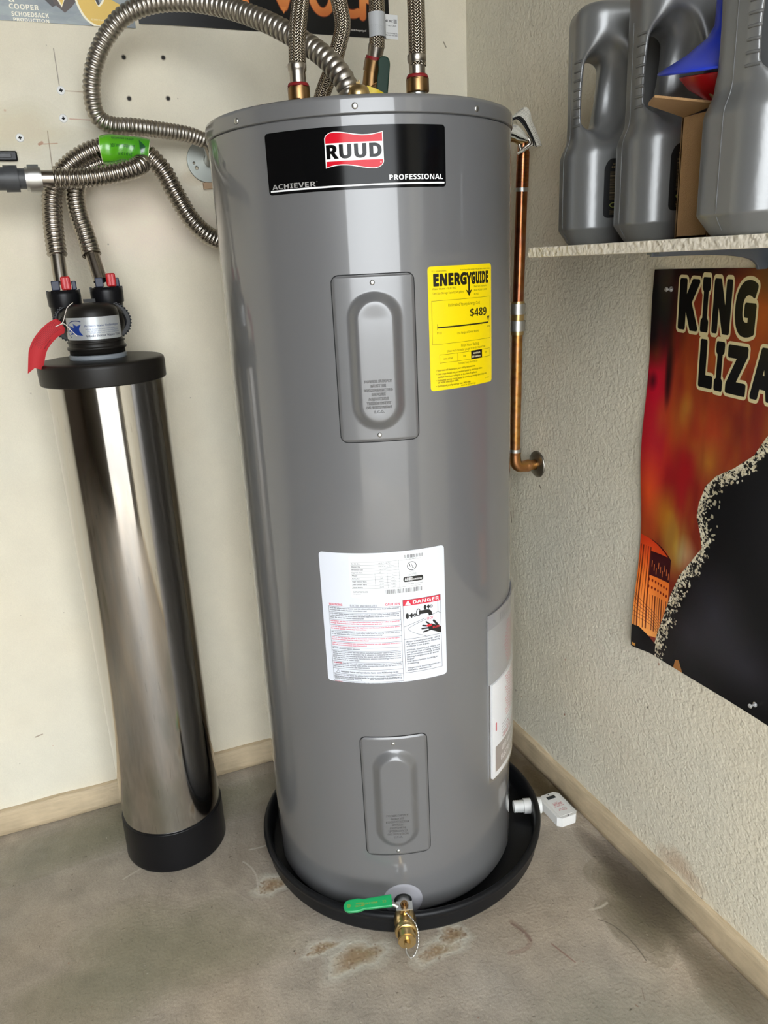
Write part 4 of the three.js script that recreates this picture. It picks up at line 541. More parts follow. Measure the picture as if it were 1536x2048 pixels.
{
  // crumpled paper tag on the relief valve at the heater's shoulder, over the pipe's top
  const b = V(-0.09, 1.39, 0.37), t = thing('paper_tag', 'crumpled white instruction tag at the top of the copper pipe', 'tag', [b.x, b.y, b.z]);
  const tx = ctex(canvas(384, 640, (g, w, h) => { g.fillStyle = '#d8d5c8'; g.fillRect(0, 0, w, h); g.fillStyle = '#3a3833'; g.globalAlpha = 0.6; for (let i = 0; i < 30; i++) g.fillRect(160 + (i % 4) * 3, 40 + i * 18, 170 - ((i * 29) % 40), 4); g.globalAlpha = 1; g.strokeStyle = '#3a3833'; g.lineWidth = 4; g.strokeRect(135, 16, 228, 608); g.fillStyle = '#191816'; g.fillRect(40, 0, 60, h); g.fillStyle = '#e4e1d6'; g.fillRect(300, 470, 70, 120); g.fillStyle = '#3a3833'; for (let i = 0; i < 5; i++) g.fillRect(308 + i * 12, 480, 6, 100); }));
  const pm = std({ map: tx, roughness: 0.6, side: THREE.DoubleSide });
  const cr = (l) => new THREE.CatmullRomCurve3(q0(b, l)), ribbon = (a, c, nm, m, dx = 0.003) => mesh(nm, sheet((u, v, s) => c.getPoint(v).lerp(a.getPoint(v), u).add(V(-dx * Math.sin(u * 3.1) + (s ? 0.0005 : 0), 0, dx * 1.5 * Math.sin(u * 3.1) + (s ? -0.0007 : 0))), 12, 28), m, t);
  ribbon(cr([[-0.096, 1.437, 0.336], [-0.081, 1.451, 0.347], [-0.07, 1.456, 0.354], [-0.063, 1.446, 0.358], [-0.061, 1.435, 0.359], [-0.055, 1.418, 0.364], [-0.048, 1.399, 0.368], [-0.045, 1.389, 0.37]]), cr([[-0.098, 1.43, 0.342], [-0.086, 1.437, 0.349], [-0.078, 1.43, 0.354], [-0.072, 1.42, 0.358], [-0.066, 1.409, 0.361], [-0.061, 1.397, 0.364], [-0.058, 1.387, 0.366]]), 'printed_leaf', pm);
  ribbon(cr([[-0.098, 1.437, 0.346], [-0.088, 1.441, 0.35], [-0.081, 1.436, 0.354], [-0.073, 1.425, 0.359], [-0.067, 1.413, 0.363], [-0.062, 1.4, 0.366], [-0.06, 1.39, 0.367]]), cr([[-0.098, 1.432, 0.347], [-0.089, 1.436, 0.351], [-0.083, 1.431, 0.355], [-0.076, 1.42, 0.36], [-0.07, 1.408, 0.364], [-0.065, 1.398, 0.367], [-0.063, 1.389, 0.368]]), 'black_strip', M.blackPlastic, 0.001);
  ribbon(cr([[-0.101, 1.428, 0.345], [-0.089, 1.426, 0.353], [-0.082, 1.42, 0.357], [-0.076, 1.412, 0.361], [-0.07, 1.401, 0.364]]), cr([[-0.101, 1.408, 0.345], [-0.092, 1.404, 0.351], [-0.086, 1.4, 0.355], [-0.08, 1.399, 0.359], [-0.073, 1.397, 0.362]]), 'folded_leaf', pm, 0.004);
  mesh('wire_clip', sweep(q0(b, [[-0.079, 1.408, 0.356], [-0.07, 1.402, 0.362], [-0.067, 1.394, 0.364], [-0.073, 1.389, 0.36], [-0.08, 1.384, 0.354], [-0.083, 1.394, 0.353]]), () => 0.0032, { step: 0.003, seg: 12 }), M.steelDark, t);
  ribbon(cr([[-0.087, 1.38, 0.352], [-0.077, 1.386, 0.358], [-0.067, 1.392, 0.363], [-0.06, 1.396, 0.366]]), cr([[-0.086, 1.376, 0.352], [-0.076, 1.381, 0.358], [-0.066, 1.387, 0.363], [-0.059, 1.391, 0.366]]), 'paper_edge', pm, 0.001);
}
{
  const t = thing('relief_valve', 'brass relief valve joining the heater shoulder to the copper pipe', 'valve', [-0.16, 1.36, 0.335]);
  const o = V(-0.16, 1.36, 0.335), l = (p) => q0(o, p);
  mesh('inlet', rod(...l([[-0.17, 1.412, 0.335], [-0.085, 1.412, 0.33]]), 0.0115, 24), M.brass, t); mesh('outlet', sweep(l([[-0.1, 1.412, 0.331], [-0.075, 1.41, 0.328], [-0.06, 1.402, 0.326], [-0.0575, 1.388, 0.325]]), () => 0.0105, { step: 0.003 }), M.brass, t);
}

// ------------------------------------------------------------------ leak alarm on the floor
{
  const t = thing('leak_alarm', 'small white water alarm box lying on the floor by the baseboard', 'alarm', [-0.0585, 0, 0.4905]);
  const s = new THREE.Shape(), w = 0.0245, h = 0.0415, c = 0.008; s.moveTo(-w + c, -h); s.lineTo(w - c, -h); s.lineTo(w, -h + c); s.lineTo(w, h - c); s.lineTo(w - c, h); s.lineTo(-w + c, h); s.lineTo(-w, h - c); s.lineTo(-w, -h + c); s.closePath();
  mesh('case', new THREE.ExtrudeGeometry(s, { depth: 0.021, bevelEnabled: true, bevelThickness: 0.0012, bevelSize: 0.0012, bevelSegments: 2 }).rotateX(-Math.PI / 2).translate(0, 0.0012, 0), M.whitePlastic, t);
  const tx = ctex(canvas(320, 540, (g, W, Hh) => { g.fillStyle = '#e6e6e4'; g.fillRect(0, 0, W, Hh); const R = '#b3202c'; fit(g, 'WATCHDOG', 70, 205, 270, 262, 'bold 60px sans-serif', R); n2(g, 'THE BASEMENT', 75, 195, '22px sans-serif', R, { w: 120 }); n2(g, '100° Water Alarm', 55, 300, 'italic bold 34px serif', R, { w: 220 }); n2(g, 'Reset', 95, 380, 'bold 24px sans-serif', R); n2(g, 'BW-ALARM', 75, 410, 'bold 22px sans-serif', R); g.strokeStyle = R; g.lineWidth = 4; g.beginPath(); g.arc(215, 390, 42, 0, 7); g.stroke(); for (let i = 0; i < 5; i++) for (let j = 0; j < 5; j++) { g.fillStyle = '#7a2a30'; g.beginPath(); g.arc(190 + i * 12, 366 + j * 12, 3.5, 0, 7); g.fill(); } }));
  mesh('face_print', fixUV(box(0.036, 0.0006, 0.066, 0, 0.0236, 0.002), (x, y, z) => [x / 0.036 + 0.5, 0.5 - (z - 0.002) / 0.066]), std({ map: tx, roughness: 0.45 }), t);
  mesh('window', rbox(0.021, 0.0012, 0.009, 0.0004, 0, 0.0242, -0.0265), std({ color: lin(0.02, 0.025, 0.03), roughness: 0.2 }), t);
  for (const z of [-0.0385, 0.0385]) mesh('screw', cyl(0.0014, 0.0014, 0.0012, 14).translate(0, 0.0237, z), M.gap, t);
}

// ------------------------------------------------------------------ shelf on the right wall
const SY = 1.2088;
{
  const t = thing('wall_shelf', 'white textured shelf on the right wall carrying the grey jugs', 'shelf', [0, 1.1948, 0.655]);
  const rough = dataTex(512, (x, y) => fbm(x, y, 36, 201, 3)); 
  mesh('board', fixUV(new RoundedBoxGeometry(0.255, 0.014, 1.0, 2, 0.0012).translate(-0.1275, 0.007, 0.5), (x, y, z) => [z, y + x]), std({ color: lin(0.7, 0.64, 0.53), roughness: 0.8, bumpMap: rep(rough, 4), bumpScale: 0.003 }), t);
  const br = new THREE.Shape(); br.moveTo(0, 0); br.lineTo(-0.2, 0); br.lineTo(-0.2, -0.004); br.bezierCurveTo(-0.06, -0.005, -0.02, -0.008, -0.014, -0.028); br.lineTo(0, -0.028); br.closePath();
  const bm = std({ color: lin(0.15, 0.17, 0.2), metalness: 0.5, roughness: 0.4 });
  for (const z of [0.21, 0.62]) { const g = new THREE.ExtrudeGeometry(br, { depth: 0.003, bevelEnabled: true, bevelThickness: 0.0008, bevelSize: 0.0008 }).translate(-0.0035, -0.001, z); const m = mesh('bracket', [g, box(0.003, 0.028, 0.036, -0.0018, -0.015, z + 0.0015), box(0.2, 0.003, 0.024, -0.101, -0.0016, z + 0.0015)], bm, t); mesh('screw', new THREE.SphereGeometry(0.0042, 16, 10).scale(0.5, 1, 1).translate(-0.0036, -0.017, z + 0.011), M.gap, m); }
}
// ------------------------------------------------------------------ silver jugs: one solid, meshed from a distance field
const JW = 0.205, JH = 0.312;
const smin = (a, b, k) => { const h = clamp(0.5 + (0.5 * (b - a)) / k, 0, 1); return b + (a - b) * h - k * h * (1 - h); }, smax = (a, b, k) => -smin(-a, -b, k);
function jugSDF(x, y, z) { // x 0..JW from the handle side, y up, z depth
  const low = 1 - sstep(0.118, 0.148, y), ch = 0.013 * (1 - clamp(y / 0.022, 0, 1));
  const inL = 0.0085 * (1 - low) + ch, inR = 0.004 * (1 - low) + ch, hd = 0.0535 - 0.004 * (1 - low) - ch * 0.8;
  const cx = (inL + JW - inR) / 2, hw = (JW - inL - inR) / 2, r = 0.036;
  const qx = Math.abs(x - cx) - hw + r, qz = Math.abs(z) - hd + r; let d = Math.hypot(Math.max(qx, 0), Math.max(qz, 0)) + Math.min(Math.max(qx, qz), 0) - r;
  d = smax(d, y - JH, 0.022); d = smax(d, -y, 0.004);
  const neck = Math.max(Math.hypot(x - 0.15, z) - 0.022, Math.abs(y - 0.31) - 0.02); d = smin(d, neck, 0.012);
  // scooped hollow on both faces and the finger hole through
  for (const s of [-1, 1]) { const ex = (x - 0.046) / 0.036, ey = (y - 0.2) / 0.066, ez = (z - s * 0.06) / 0.045, e = (Math.hypot(ex, ey, ez) - 1) * 0.034; d = smax(d, -e, 0.008); }
  const t = clamp((y - 0.166) / 0.068, 0, 1), px = 0.0265 + 0.005 * t, py = 0.166 + 0.068 * t, hole = Math.hypot(x - px - 0.002, y - py) - (0.0105 + 0.003 * t); d = smax(d, -hole, 0.011);
  return d;
}
function nets(f, lo, hi, cell) { // naive surface nets
  const n = [0, 1, 2].map((k) => Math.ceil((hi[k] - lo[k]) / cell) + 1), [nx, ny, nz] = n, F = new Float32Array(nx * ny * nz), id = new Int32Array(nx * ny * nz).fill(-1), at = (i, j, k) => (k * ny + j) * nx + i;
  for (let k = 0; k < nz; k++) for (let j = 0; j < ny; j++) for (let i = 0; i < nx; i++) F[at(i, j, k)] = f(lo[0] + i * cell, lo[1] + j * cell, lo[2] + k * cell);
  const pos = [], idx = [];
  for (let k = 0; k < nz - 1; k++) for (let j = 0; j < ny - 1; j++) for (let i = 0; i < nx - 1; i++) {
    let m = 0, c = [0, 0, 0], cnt = 0; const v = []; for (let q = 0; q < 8; q++) { const w = F[at(i + (q & 1), j + ((q >> 1) & 1), k + (q >> 2))]; v.push(w); if (w < 0) m |= 1 << q; }
    if (m === 0 || m === 255) continue;
    for (let a = 0; a < 8; a++) for (const b of [a | 1, a | 2, a | 4]) if (b !== a && v[a] < 0 !== v[b] < 0) { const t = v[a] / (v[a] - v[b]), A = [a & 1, (a >> 1) & 1, a >> 2], B = [b & 1, (b >> 1) & 1, b >> 2]; for (let q = 0; q < 3; q++) c[q] += A[q] + (B[q] - A[q]) * t; cnt++; }
    id[at(i, j, k)] = pos.length / 3; pos.push(lo[0] + (i + c[0] / cnt) * cell, lo[1] + (j + c[1] / cnt) * cell, lo[2] + (k + c[2] / cnt) * cell);
  }
  const quad = (a, b, c, d, flip) => flip ? idx.push(a, c, b, a, d, c) : idx.push(a, b, c, a, c, d);
  for (let k = 1; k < nz - 1; k++) for (let j = 1; j < ny - 1; j++) for (let i = 1; i < nx - 1; i++) {
    const s = F[at(i, j, k)] < 0;
    if (s !== F[at(i + 1, j, k)] < 0) quad(id[at(i, j - 1, k - 1)], id[at(i, j, k - 1)], id[at(i, j, k)], id[at(i, j - 1, k)], !s);
    if (s !== F[at(i, j + 1, k)] < 0) quad(id[at(i - 1, j, k - 1)], id[at(i - 1, j, k)], id[at(i, j, k)], id[at(i, j, k - 1)], !s);
    if (s !== F[at(i, j, k + 1)] < 0) quad(id[at(i - 1, j - 1, k)], id[at(i, j - 1, k)], id[at(i, j, k)], id[at(i - 1, j, k)], !s);
  }
  const g = new THREE.BufferGeometry(); g.setAttribute('position', new THREE.Float32BufferAttribute(pos, 3)); g.setIndex(idx);
  const nr = new Float32Array(pos.length), uv = new Float32Array(pos.length / 3 * 2), e = cell * 0.6;
  for (let i = 0; i < pos.length; i += 3) { const [x, y, z] = [pos[i], pos[i + 1], pos[i + 2]], v = V(f(x + e, y, z) - f(x - e, y, z), f(x, y + e, z) - f(x, y - e, z), f(x, y, z + e) - f(x, y, z - e)).normalize(); nr[i] = v.x; nr[i + 1] = v.y; nr[i + 2] = v.z; uv[i / 3 * 2] = x + z; uv[i / 3 * 2 + 1] = y; }
  g.setAttribute('normal', new THREE.BufferAttribute(nr, 3)); g.setAttribute('uv', new THREE.BufferAttribute(uv, 2)); return g;
}
function cast(o, d) { const p = o.clone(); for (let i = 0; i < 60; i++) { const q = jugSDF(p.x, p.y, p.z); if (q < 0.0003) break; p.addScaledVector(d, q * 0.7); } return p; }
{
  const body = nets(jugSDF, [-0.006, -0.006, -0.062], [JW + 0.006, 0.336, 0.062], 0.0024);
  const jt = ctex(canvas(384, 640, (g, w, h) => { g.fillStyle = '#08080a'; g.fillRect(0, 0, w, h); const G = '#a58d62'; n2(g, 'KEEP IT GREEN', 60, 70, '26px sans-serif', G); n2(g, 'RETURN USED OIL', 50, 100, 'bold 24px sans-serif', G); for (let i = 0; i < 24; i++) { g.fillStyle = i % 7 === 3 ? '#c8b088' : '#8d7a58'; g.globalAlpha = 0.8; g.fillRect(42, 140 + i * 13, 290 - ((i * 53) % 60), 5); } g.globalAlpha = 1; g.strokeStyle = '#b8c060'; g.lineWidth = 6; g.beginPath(); g.arc(72, 500, 24, 0, 7); g.stroke(); n2(g, 'Recycle', 104, 512, 'bold 34px sans-serif', '#9aa25a'); for (let i = 0; i < 4; i++) { g.fillStyle = '#7d6c50'; g.fillRect(46, 555 + i * 14, 260, 5); } }));
  const lm = std({ map: jt, roughness: 0.4 }), proto = new THREE.Group();
  const fill = (t) => {
    mesh('body', body, M.jug, t);
    // shallow grip ridges across the handle's front corner
    for (let k = 0; k < 8; k++) { const y = 0.16 + k * 0.0115, o = [-46, -34, -22, -10, 2].map((a) => { const q = rad(a), d = V(Math.sin(q), 0, Math.cos(q)); return cast(V(0.013, y, 0.012).addScaledVector(d, 0.06), d.clone().multiplyScalar(-1)); }).filter((p) => p.z > -0.01 && p.x < 0.024); if (o.length > 2) mesh('grip_ridge', sweep(o, () => 0.0016, { step: 0.003, seg: 8 }), M.jug, t); }
    const seam = []; for (let y = 0.006; y < 0.27; y += 0.012) seam.push(cast(V(-0.03, y, 0), V(1, 0, 0))); mesh('mould_seam', sweep(seam, () => 0.0006, { step: 0.004, seg: 6 }), M.jug, t);
    const s = new THREE.Shape(); s.moveTo(0, 0.008); s.quadraticCurveTo(0, 0, 0.008, 0); s.lineTo(0.11, 0); s.quadraticCurveTo(0.118, 0, 0.118, 0.008); s.lineTo(0.118, 0.07); s.quadraticCurveTo(0.118, 0.078, 0.11, 0.078); s.lineTo(0.01, 0.078); s.quadraticCurveTo(0.003, 0.076, 0, 0.064); s.closePath();
    mesh('label', fixUV(new THREE.ExtrudeGeometry(s, { depth: 0.0006, bevelEnabled: false, curveSegments: 10 }).translate(0.044, 0.035, 0.0534), (x, y) => [(x - 0.044) / 0.075, (y - 0.035) / 0.078]), lm, t);
    mesh('cap', [lathe([[0, 0.329], [0.0245, 0.329], [0.0255, 0.331], [0.0255, 0.346], [0.0235, 0.349], [0, 0.3495]], 36).translate(0.15, 0, 0)], M.pvcGrey, t);
  };
  const spots = [[-0.204, 0.669, -20, 'grey metallic plastic jug at the corner end of the shelf'], [-0.212, 0.81, -20, 'grey metallic plastic jug in the middle, behind the blue funnel'], [-0.256, 1.025, -4, 'grey metallic plastic jug nearest the camera at the right edge']];
  let first = null;
  for (const [x, z, a, label] of spots) {
    let t; if (!first) { t = first = thing('plastic_jug', label, 'jug', [x, SY, z], 'grey jugs on the shelf'); fill(t); } else { t = first.clone(); t.name = numbered('plastic_jug'); t.userData = { label, category: 'jug', group: 'grey jugs on the shelf' }; scene.add(t); }
    t.position.set(x, SY, z); t.rotation.y = rad(a);
  }
}
// cardboard box and the two funnels between the jugs
{
  const t = thing('cardboard_box', 'brown cardboard box with an open flap between two grey jugs', 'box', [-0.216, SY, 0.947]), cm = std({ color: lin(0.3, 0.17, 0.07), roughness: 0.85, bumpMap: rep(grain, 4), bumpScale: 0.0006 });
  const W = 0.14, Hh = 0.134, D = 0.05, k = 0.003;
  mesh('carton', [box(W, Hh, k, W / 2, Hh / 2, D / 2), box(W, Hh, k, W / 2, Hh / 2, -D / 2), box(k, Hh, D, k / 2, Hh / 2, 0), box(k, Hh, D, W - k / 2, Hh / 2, 0), box(W, k, D, W / 2, k / 2, 0)], cm, t);
  mesh('flap', sheet((u, v, s) => V(-0.07 * v + 0.002, Hh + 0.008 * v + 0.002 + 0.006 * u, -0.025 + u * 0.05 + v * (0.5 - u) * 0.04).add(V(0, s ? -0.0025 : 0, 0)), 6, 6), cm, t);
  mesh('flap', sheet((u, v, s) => V(0.004 + u * (W - 0.01), Hh + 0.004 + 0.022 * v, D / 2 - 0.001 - 0.02 * v).add(V(0, s ? -0.0025 : 0, 0)), 6, 6), cm, t);
}
{
  const mk = (name, label, col, pos, pts, rot) => { const t = thing(name, label, 'funnel', pos); const g = lathe(pts, 64).rotateX(rot[0]).rotateZ(rot[1]); mesh('cone', g, phy({ color: col, roughness: 0.3, transmission: 0.12, thickness: 0, side: THREE.DoubleSide }), t); return t; };
  mk('funnel', 'translucent blue plastic funnel upside down between the jugs', lin(0.02, 0.05, 0.55), [-0.186, 1.392, 0.948], [[0.0695, 0], [0.071, 0.0015], [0.07, 0.003], [0.062, 0.0065], [0.04, 0.016], [0.018, 0.03], [0.011, 0.041], [0.0085, 0.085], [0.0072, 0.085], [0.009, 0.04], [0.017, 0.0285], [0.039, 0.0145], [0.0695, 0]], [0.12, 0.17]);
  mk('funnel', 'small red plastic funnel under the blue one in the box', lin(0.5, 0.008, 0.012), [-0.186, 1.352, 0.948], [[0.0032, -0.03], [0.005, -0.03], [0.007, 0.0], [0.036, 0.02], [0.045, 0.031], [0.046, 0.033], [0.0445, 0.0335], [0.035, 0.0215], [0.0055, 0.001], [0.0032, -0.03]], [0.1, 0.12]);
}

// ------------------------------------------------------------------ posters
const PZ0 = 0.649, PZ1 = 1.109, PY0 = 0.481, PY1 = 1.1665;
{
  const tex = ctex(canvas(1376, 2048, (g, w, h) => {
    const X = (z) => ((z - PZ0) / (PZ1 - PZ0)) * w, Y = (y) => ((PY1 - y) / (PY1 - PY0)) * h, k = w / (PZ1 - PZ0);
    g.fillStyle = '#7d2a16'; g.fillRect(0, 0, w, h);
    const R = rng(2024), gl = (z, y, rz, ry, col, a) => { g.save(); g.translate(X(z), Y(y)); g.scale(rz * k, ry * k); const q = g.createRadialGradient(0, 0, 0, 0, 0, 1); q.addColorStop(0, col); q.addColorStop(1, col + '00'); g.globalAlpha = a; g.fillStyle = q; g.fillRect(-1, -1, 2, 2); g.restore(); };
    gl(0.66, 0.98, 0.06, 0.2, '#c00d2c', 1); gl(0.7, 0.86, 0.12, 0.14, '#a8131f', 0.9); gl(0.76, 1.03, 0.08, 0.1, '#a34a1c', 0.9); gl(0.73, 0.93, 0.07, 0.06, '#a4551f', 0.9); gl(0.8, 0.92, 0.1, 0.07, '#b1421f', 0.9); gl(0.85, 0.93, 0.05, 0.06, '#6e1f16', 0.9); gl(0.87, 1.1, 0.06, 0.1, '#b55a1a', 0.8); gl(0.9, 1.16, 0.08, 0.05, '#4a3a14', 1); gl(0.735, 0.945, 0.02, 0.035, '#b28c34', 0.7);
    gl(0.665, 0.79, 0.035, 0.09, '#d04a18', 0.9); gl(0.71, 0.76, 0.05, 0.06, '#b9791f', 0.9); gl(0.73, 0.71, 0.04, 0.07, '#b3a040', 1); gl(0.755, 0.7, 0.03, 0.04, '#b9b487', 0.9); gl(0.79, 0.87, 0.05, 0.05, '#b88a2c', 0.7); gl(0.735, 0.81, 0.018, 0.07, '#a3141c', 0.95); gl(0.745, 0.85, 0.022, 0.04, '#a3141c', 0.8); gl(0.665, 0.72, 0.03, 0.03, '#a03018', 0.8);
    gl(0.655, 1.13, 0.06, 0.1, '#070607', 1); gl(0.665, 1.1, 0.07, 0.1, '#070607', 1); gl(0.655, 1.06, 0.03, 0.06, '#0a0508', 0.9); gl(0.74, 1.165, 0.12, 0.025, '#080607', 1); gl(0.69, 1.03, 0.012, 0.09, '#180a0a', 1); gl(0.687, 0.99, 0.008, 0.06, '#150a0a', 0.9); gl(0.655, 0.985, 0.012, 0.02, '#2a0a10', 0.8);
    for (let i = 0; i < 150; i++) { const z = PZ0 + R() * 0.3, y = 0.62 + R() * 0.45; gl(z, y, 0.006 + R() * 0.012, 0.02 + R() * 0.05, ['#d0621e', '#8a1518', '#c7881f', '#70200f'][Math.floor(R() * 4)], 0.22); }
    // round building on the left
    g.save(); const bp = [[0.64, 0.71], [0.68, 0.704], [0.71, 0.693], [0.724, 0.68], [0.724, 0.6], [0.7, 0.52], [0.64, 0.51]]; g.beginPath(); bp.forEach((p, i) => (i ? g.lineTo(X(p[0]), Y(p[1])) : g.moveTo(X(p[0]), Y(p[1])))); g.closePath(); const bg = g.createLinearGradient(0, Y(0.71), 0, Y(0.52)); bg.addColorStop(0, '#c93012'); bg.addColorStop(0.4, '#ef7a2a'); bg.addColorStop(1, '#f0a052'); g.fillStyle = bg; g.fill(); g.clip();
    g.fillStyle = '#3a0c12'; g.fillRect(X(0.676), Y(0.683), 0.05 * k, 0.046 * k); g.fillStyle = '#e07a3a'; for (let i = 0; i < 9; i++) g.fillRect(X(0.68 + i * 0.005), Y(0.666 - (i % 3) * 0.006), 0.0014 * k, 0.012 * k); for (let r = 0; r < 2; r++) for (let i = 0; i < 7; i++) { g.fillStyle = '#7a1c10'; g.beginPath(); g.ellipse(X(0.677 + i * 0.007), Y(0.629 - r * 0.014 - i * 0.0008), 0.0018 * k, 0.003 * k, 0, 0, 7); g.fill(); }
    g.strokeStyle = '#4a120c'; for (let i = 0; i < 14; i++) { g.lineWidth = 2 + (i % 3) * 3; g.globalAlpha = 0.75; const z = 0.648 + i * 0.0055; g.beginPath(); g.moveTo(X(z), Y(i > 5 ? 0.6 : 0.69)); g.lineTo(X(z + 0.001), Y(0.53)); g.stroke(); } g.globalAlpha = 0.9; g.lineWidth = 2; g.strokeStyle = '#20080a'; for (let i = 0; i < 6; i++) { g.beginPath(); g.moveTo(X(0.645), Y(0.6 - i * 0.01)); g.quadraticCurveTo(X(0.68), Y(0.57 - i * 0.004), X(0.725), Y(0.55 - i * 0.006)); g.stroke(); } g.lineWidth = 9; g.beginPath(); g.moveTo(X(0.64), Y(0.713)); g.quadraticCurveTo(X(0.69), Y(0.708), X(0.726), Y(0.677)); g.stroke(); g.restore(); g.globalAlpha = 1;
    // dark plain rocky mass filling the lower right, with a pale pebbled rim
    const rim = [[0.92, 0.955], [0.897, 0.931], [0.878, 0.9], [0.843, 0.873], [0.808, 0.852], [0.787, 0.83], [0.776, 0.8], [0.773, 0.775], [0.782, 0.752], [0.79, 0.725], [0.768, 0.692], [0.746, 0.66], [0.73, 0.62], [0.716, 0.57], [0.703, 0.53], [0.688, 0.47]];
    const mass = () => { g.beginPath(); rim.forEach((p, i) => (i ? g.lineTo(X(p[0]), Y(p[1])) : g.moveTo(X(p[0]), Y(p[1])))); g.lineTo(X(1.2), Y(0.47)); g.lineTo(X(1.2), Y(0.955)); g.closePath(); };
    mass(); g.fillStyle = '#0b0a0c'; g.fill(); g.save(); mass(); g.clip(); gl(0.83, 0.62, 0.08, 0.1, '#2c2a32', 0.9); gl(0.9, 0.56, 0.12, 0.07, '#302e36', 0.8); gl(0.78, 0.56, 0.05, 0.06, '#26242b', 0.8); gl(0.95, 0.8, 0.1, 0.1, '#141317', 0.8);
    for (let i = 0; i < rim.length - 1; i++) { const a = rim[i], b = rim[i + 1], L = Math.hypot(b[0] - a[0], b[1] - a[1]); const wd = i > 8 ? 0.034 : i < 2 ? 0.016 : 0.026; for (let n = 0; n < L * 9000; n++) { const s = R(), d = R() * R() * wd, nx = (b[1] - a[1]) / L, ny = -(b[0] - a[0]) / L; const z = a[0] + (b[0] - a[0]) * s - nx * d, y = a[1] + (b[1] - a[1]) * s - ny * d; g.globalAlpha = 0.9; g.fillStyle = R() < 0.22 + d * 24 ? '#0e0c0c' : ['#ded3b4', '#c9bc9c', '#eae2c8'][Math.floor(R() * 3)]; g.beginPath(); g.ellipse(X(z), Y(y), (0.0008 + R() * 0.0024) * k, (0.0008 + R() * 0.003) * k, R() * 3, 0, 7); g.fill(); } }
    for (let i = 0; i < 26; i++) { g.fillStyle = '#cfc4a4'; g.globalAlpha = 0.85; g.beginPath(); g.ellipse(X(0.792 + R() * 0.03), Y(0.745 + R() * 0.09), (0.001 + R() * 0.002) * k, (0.001 + R() * 0.003) * k, R() * 3, 0, 7); g.fill(); }
    g.restore(); g.globalAlpha = 1; g.fillStyle = '#0b0a0b'; g.beginPath(); g.moveTo(0, Y(0.53)); g.lineTo(X(0.665), Y(0.53)); g.lineTo(X(0.7), Y(0.505)); g.lineTo(X(0.7), h); g.lineTo(0, h); g.fill(); g.fillStyle = '#c98a3a'; g.fillRect(X(0.65), Y(0.492), 0.008 * k, 0.006 * k);
    g.fillStyle = '#a8703a'; g.beginPath(); g.moveTo(X(0.748), Y(0.482)); g.lineTo(X(0.752), Y(0.5)); g.lineTo(X(0.76), Y(0.503)); g.lineTo(X(0.772), Y(0.481)); g.fill();
    // the title, black jagged letters with a cream outline
    const L = (ch, z0, y0, z1, y1, sl = 0) => { g.save(); g.transform(1, sl, 0, 1, 0, -sl * X(z0)); fit(g, ch, X(z0), Y(y0), X(z1), Y(y1), 'bold 200px sans-serif', null, '#d9cc9d', 46); g.restore(); }, L2 = (ch, z0, y0, z1, y1, sl = 0) => { g.save(); g.transform(1, sl, 0, 1, 0, -sl * X(z0)); fit(g, ch, X(z0), Y(y0), X(z1), Y(y1), 'bold 200px sans-serif', '#060506', '#060506', 20); g.restore(); };
    const T = [['K', 0.7035, 1.149, 0.742, 1.078], ['I', 0.7525, 1.149, 0.765, 1.078], ['N', 0.777, 1.148, 0.808, 1.077], ['G', 0.8205, 1.147, 0.854, 1.075], ['L', 0.757, 1.058, 0.782, 0.992], ['I', 0.79, 1.056, 0.803, 0.991], ['Z', 0.814, 1.054, 0.848, 0.989], ['A', 0.862, 1.054, 0.9, 0.987], ['R', 0.91, 1.053, 0.945, 0.986], ['D', 0.955, 1.053, 0.99, 0.986], ['S', 1.0, 1.053, 1.035, 0.986]];
    for (const a of T) L(...a, 0.05); for (const a of T) L2(...a, 0.05);
    const jag = (y, z0, z1) => { for (let z = z0; z < z1; z += 0.0042) { g.fillStyle = '#060506'; g.beginPath(); g.arc(X(z), Y(y + (R() - 0.5) * 0.004), 0.0016 * k, 0, 7); } };
  }));
  const t = thing('movie_poster', 'fiery red and black film poster with cream outlined title on the right wall', 'poster', [0, PY0, PZ0]);
  const Hh = PY1 - PY0, Wd = PZ1 - PZ0;
  const g = sheet((u, v, s) => { const edge = (1 - sstep(0, 0.1, u)), x = -(0.0016 + edge * (0.004 + 0.006 * Math.sin(v * 7.5 + 0.6) ** 2 + 0.006 * (1 - sstep(0, 0.25, v))) + 0.0012 * Math.sin(u * 9 + v * 5)), wave = edge * (0.005 * Math.sin(v * 6.2 + 0.4) - 0.004 * (1 - v)); return V(x + (s ? 0.0005 : 0), v * Hh + (v < 0.5 ? (1 - v) * 0.002 : 0), u * Wd + wave * (1 - u)); }, 60, 80);
  mesh('print', fixUV(g, (x, y, z) => [z / Wd, y / Hh]), phy({ map: tex, roughness: 0.3, specularIntensity: 0.55 }), t);
  for (const [z, y, lb] of [[0.683, 1.1356, 'clear push pin in the upper corner of the red and black poster'], [0.928, 0.5064, 'clear push pin in the lower edge of the red and black poster']]) { const p = thing('push_pin', lb, 'push pin', [-0.002, y, z], 'clear push pins in the poster'); mesh('head', lathe([[0, 0.012], [0.0032, 0.0118], [0.0038, 0.0105], [0.0034, 0.0095], [0.002, 0.008], [0.0018, 0.005], [0.003, 0.0025], [0.0045, 0.0015], [0.0045, 0], [0, 0]], 24).rotateZ(Math.PI / 2), phy({ color: 0xf4f4f4, roughness: 0.12, transmission: 0.75, thickness: 0.004, ior: 1.49 }), p); }
}
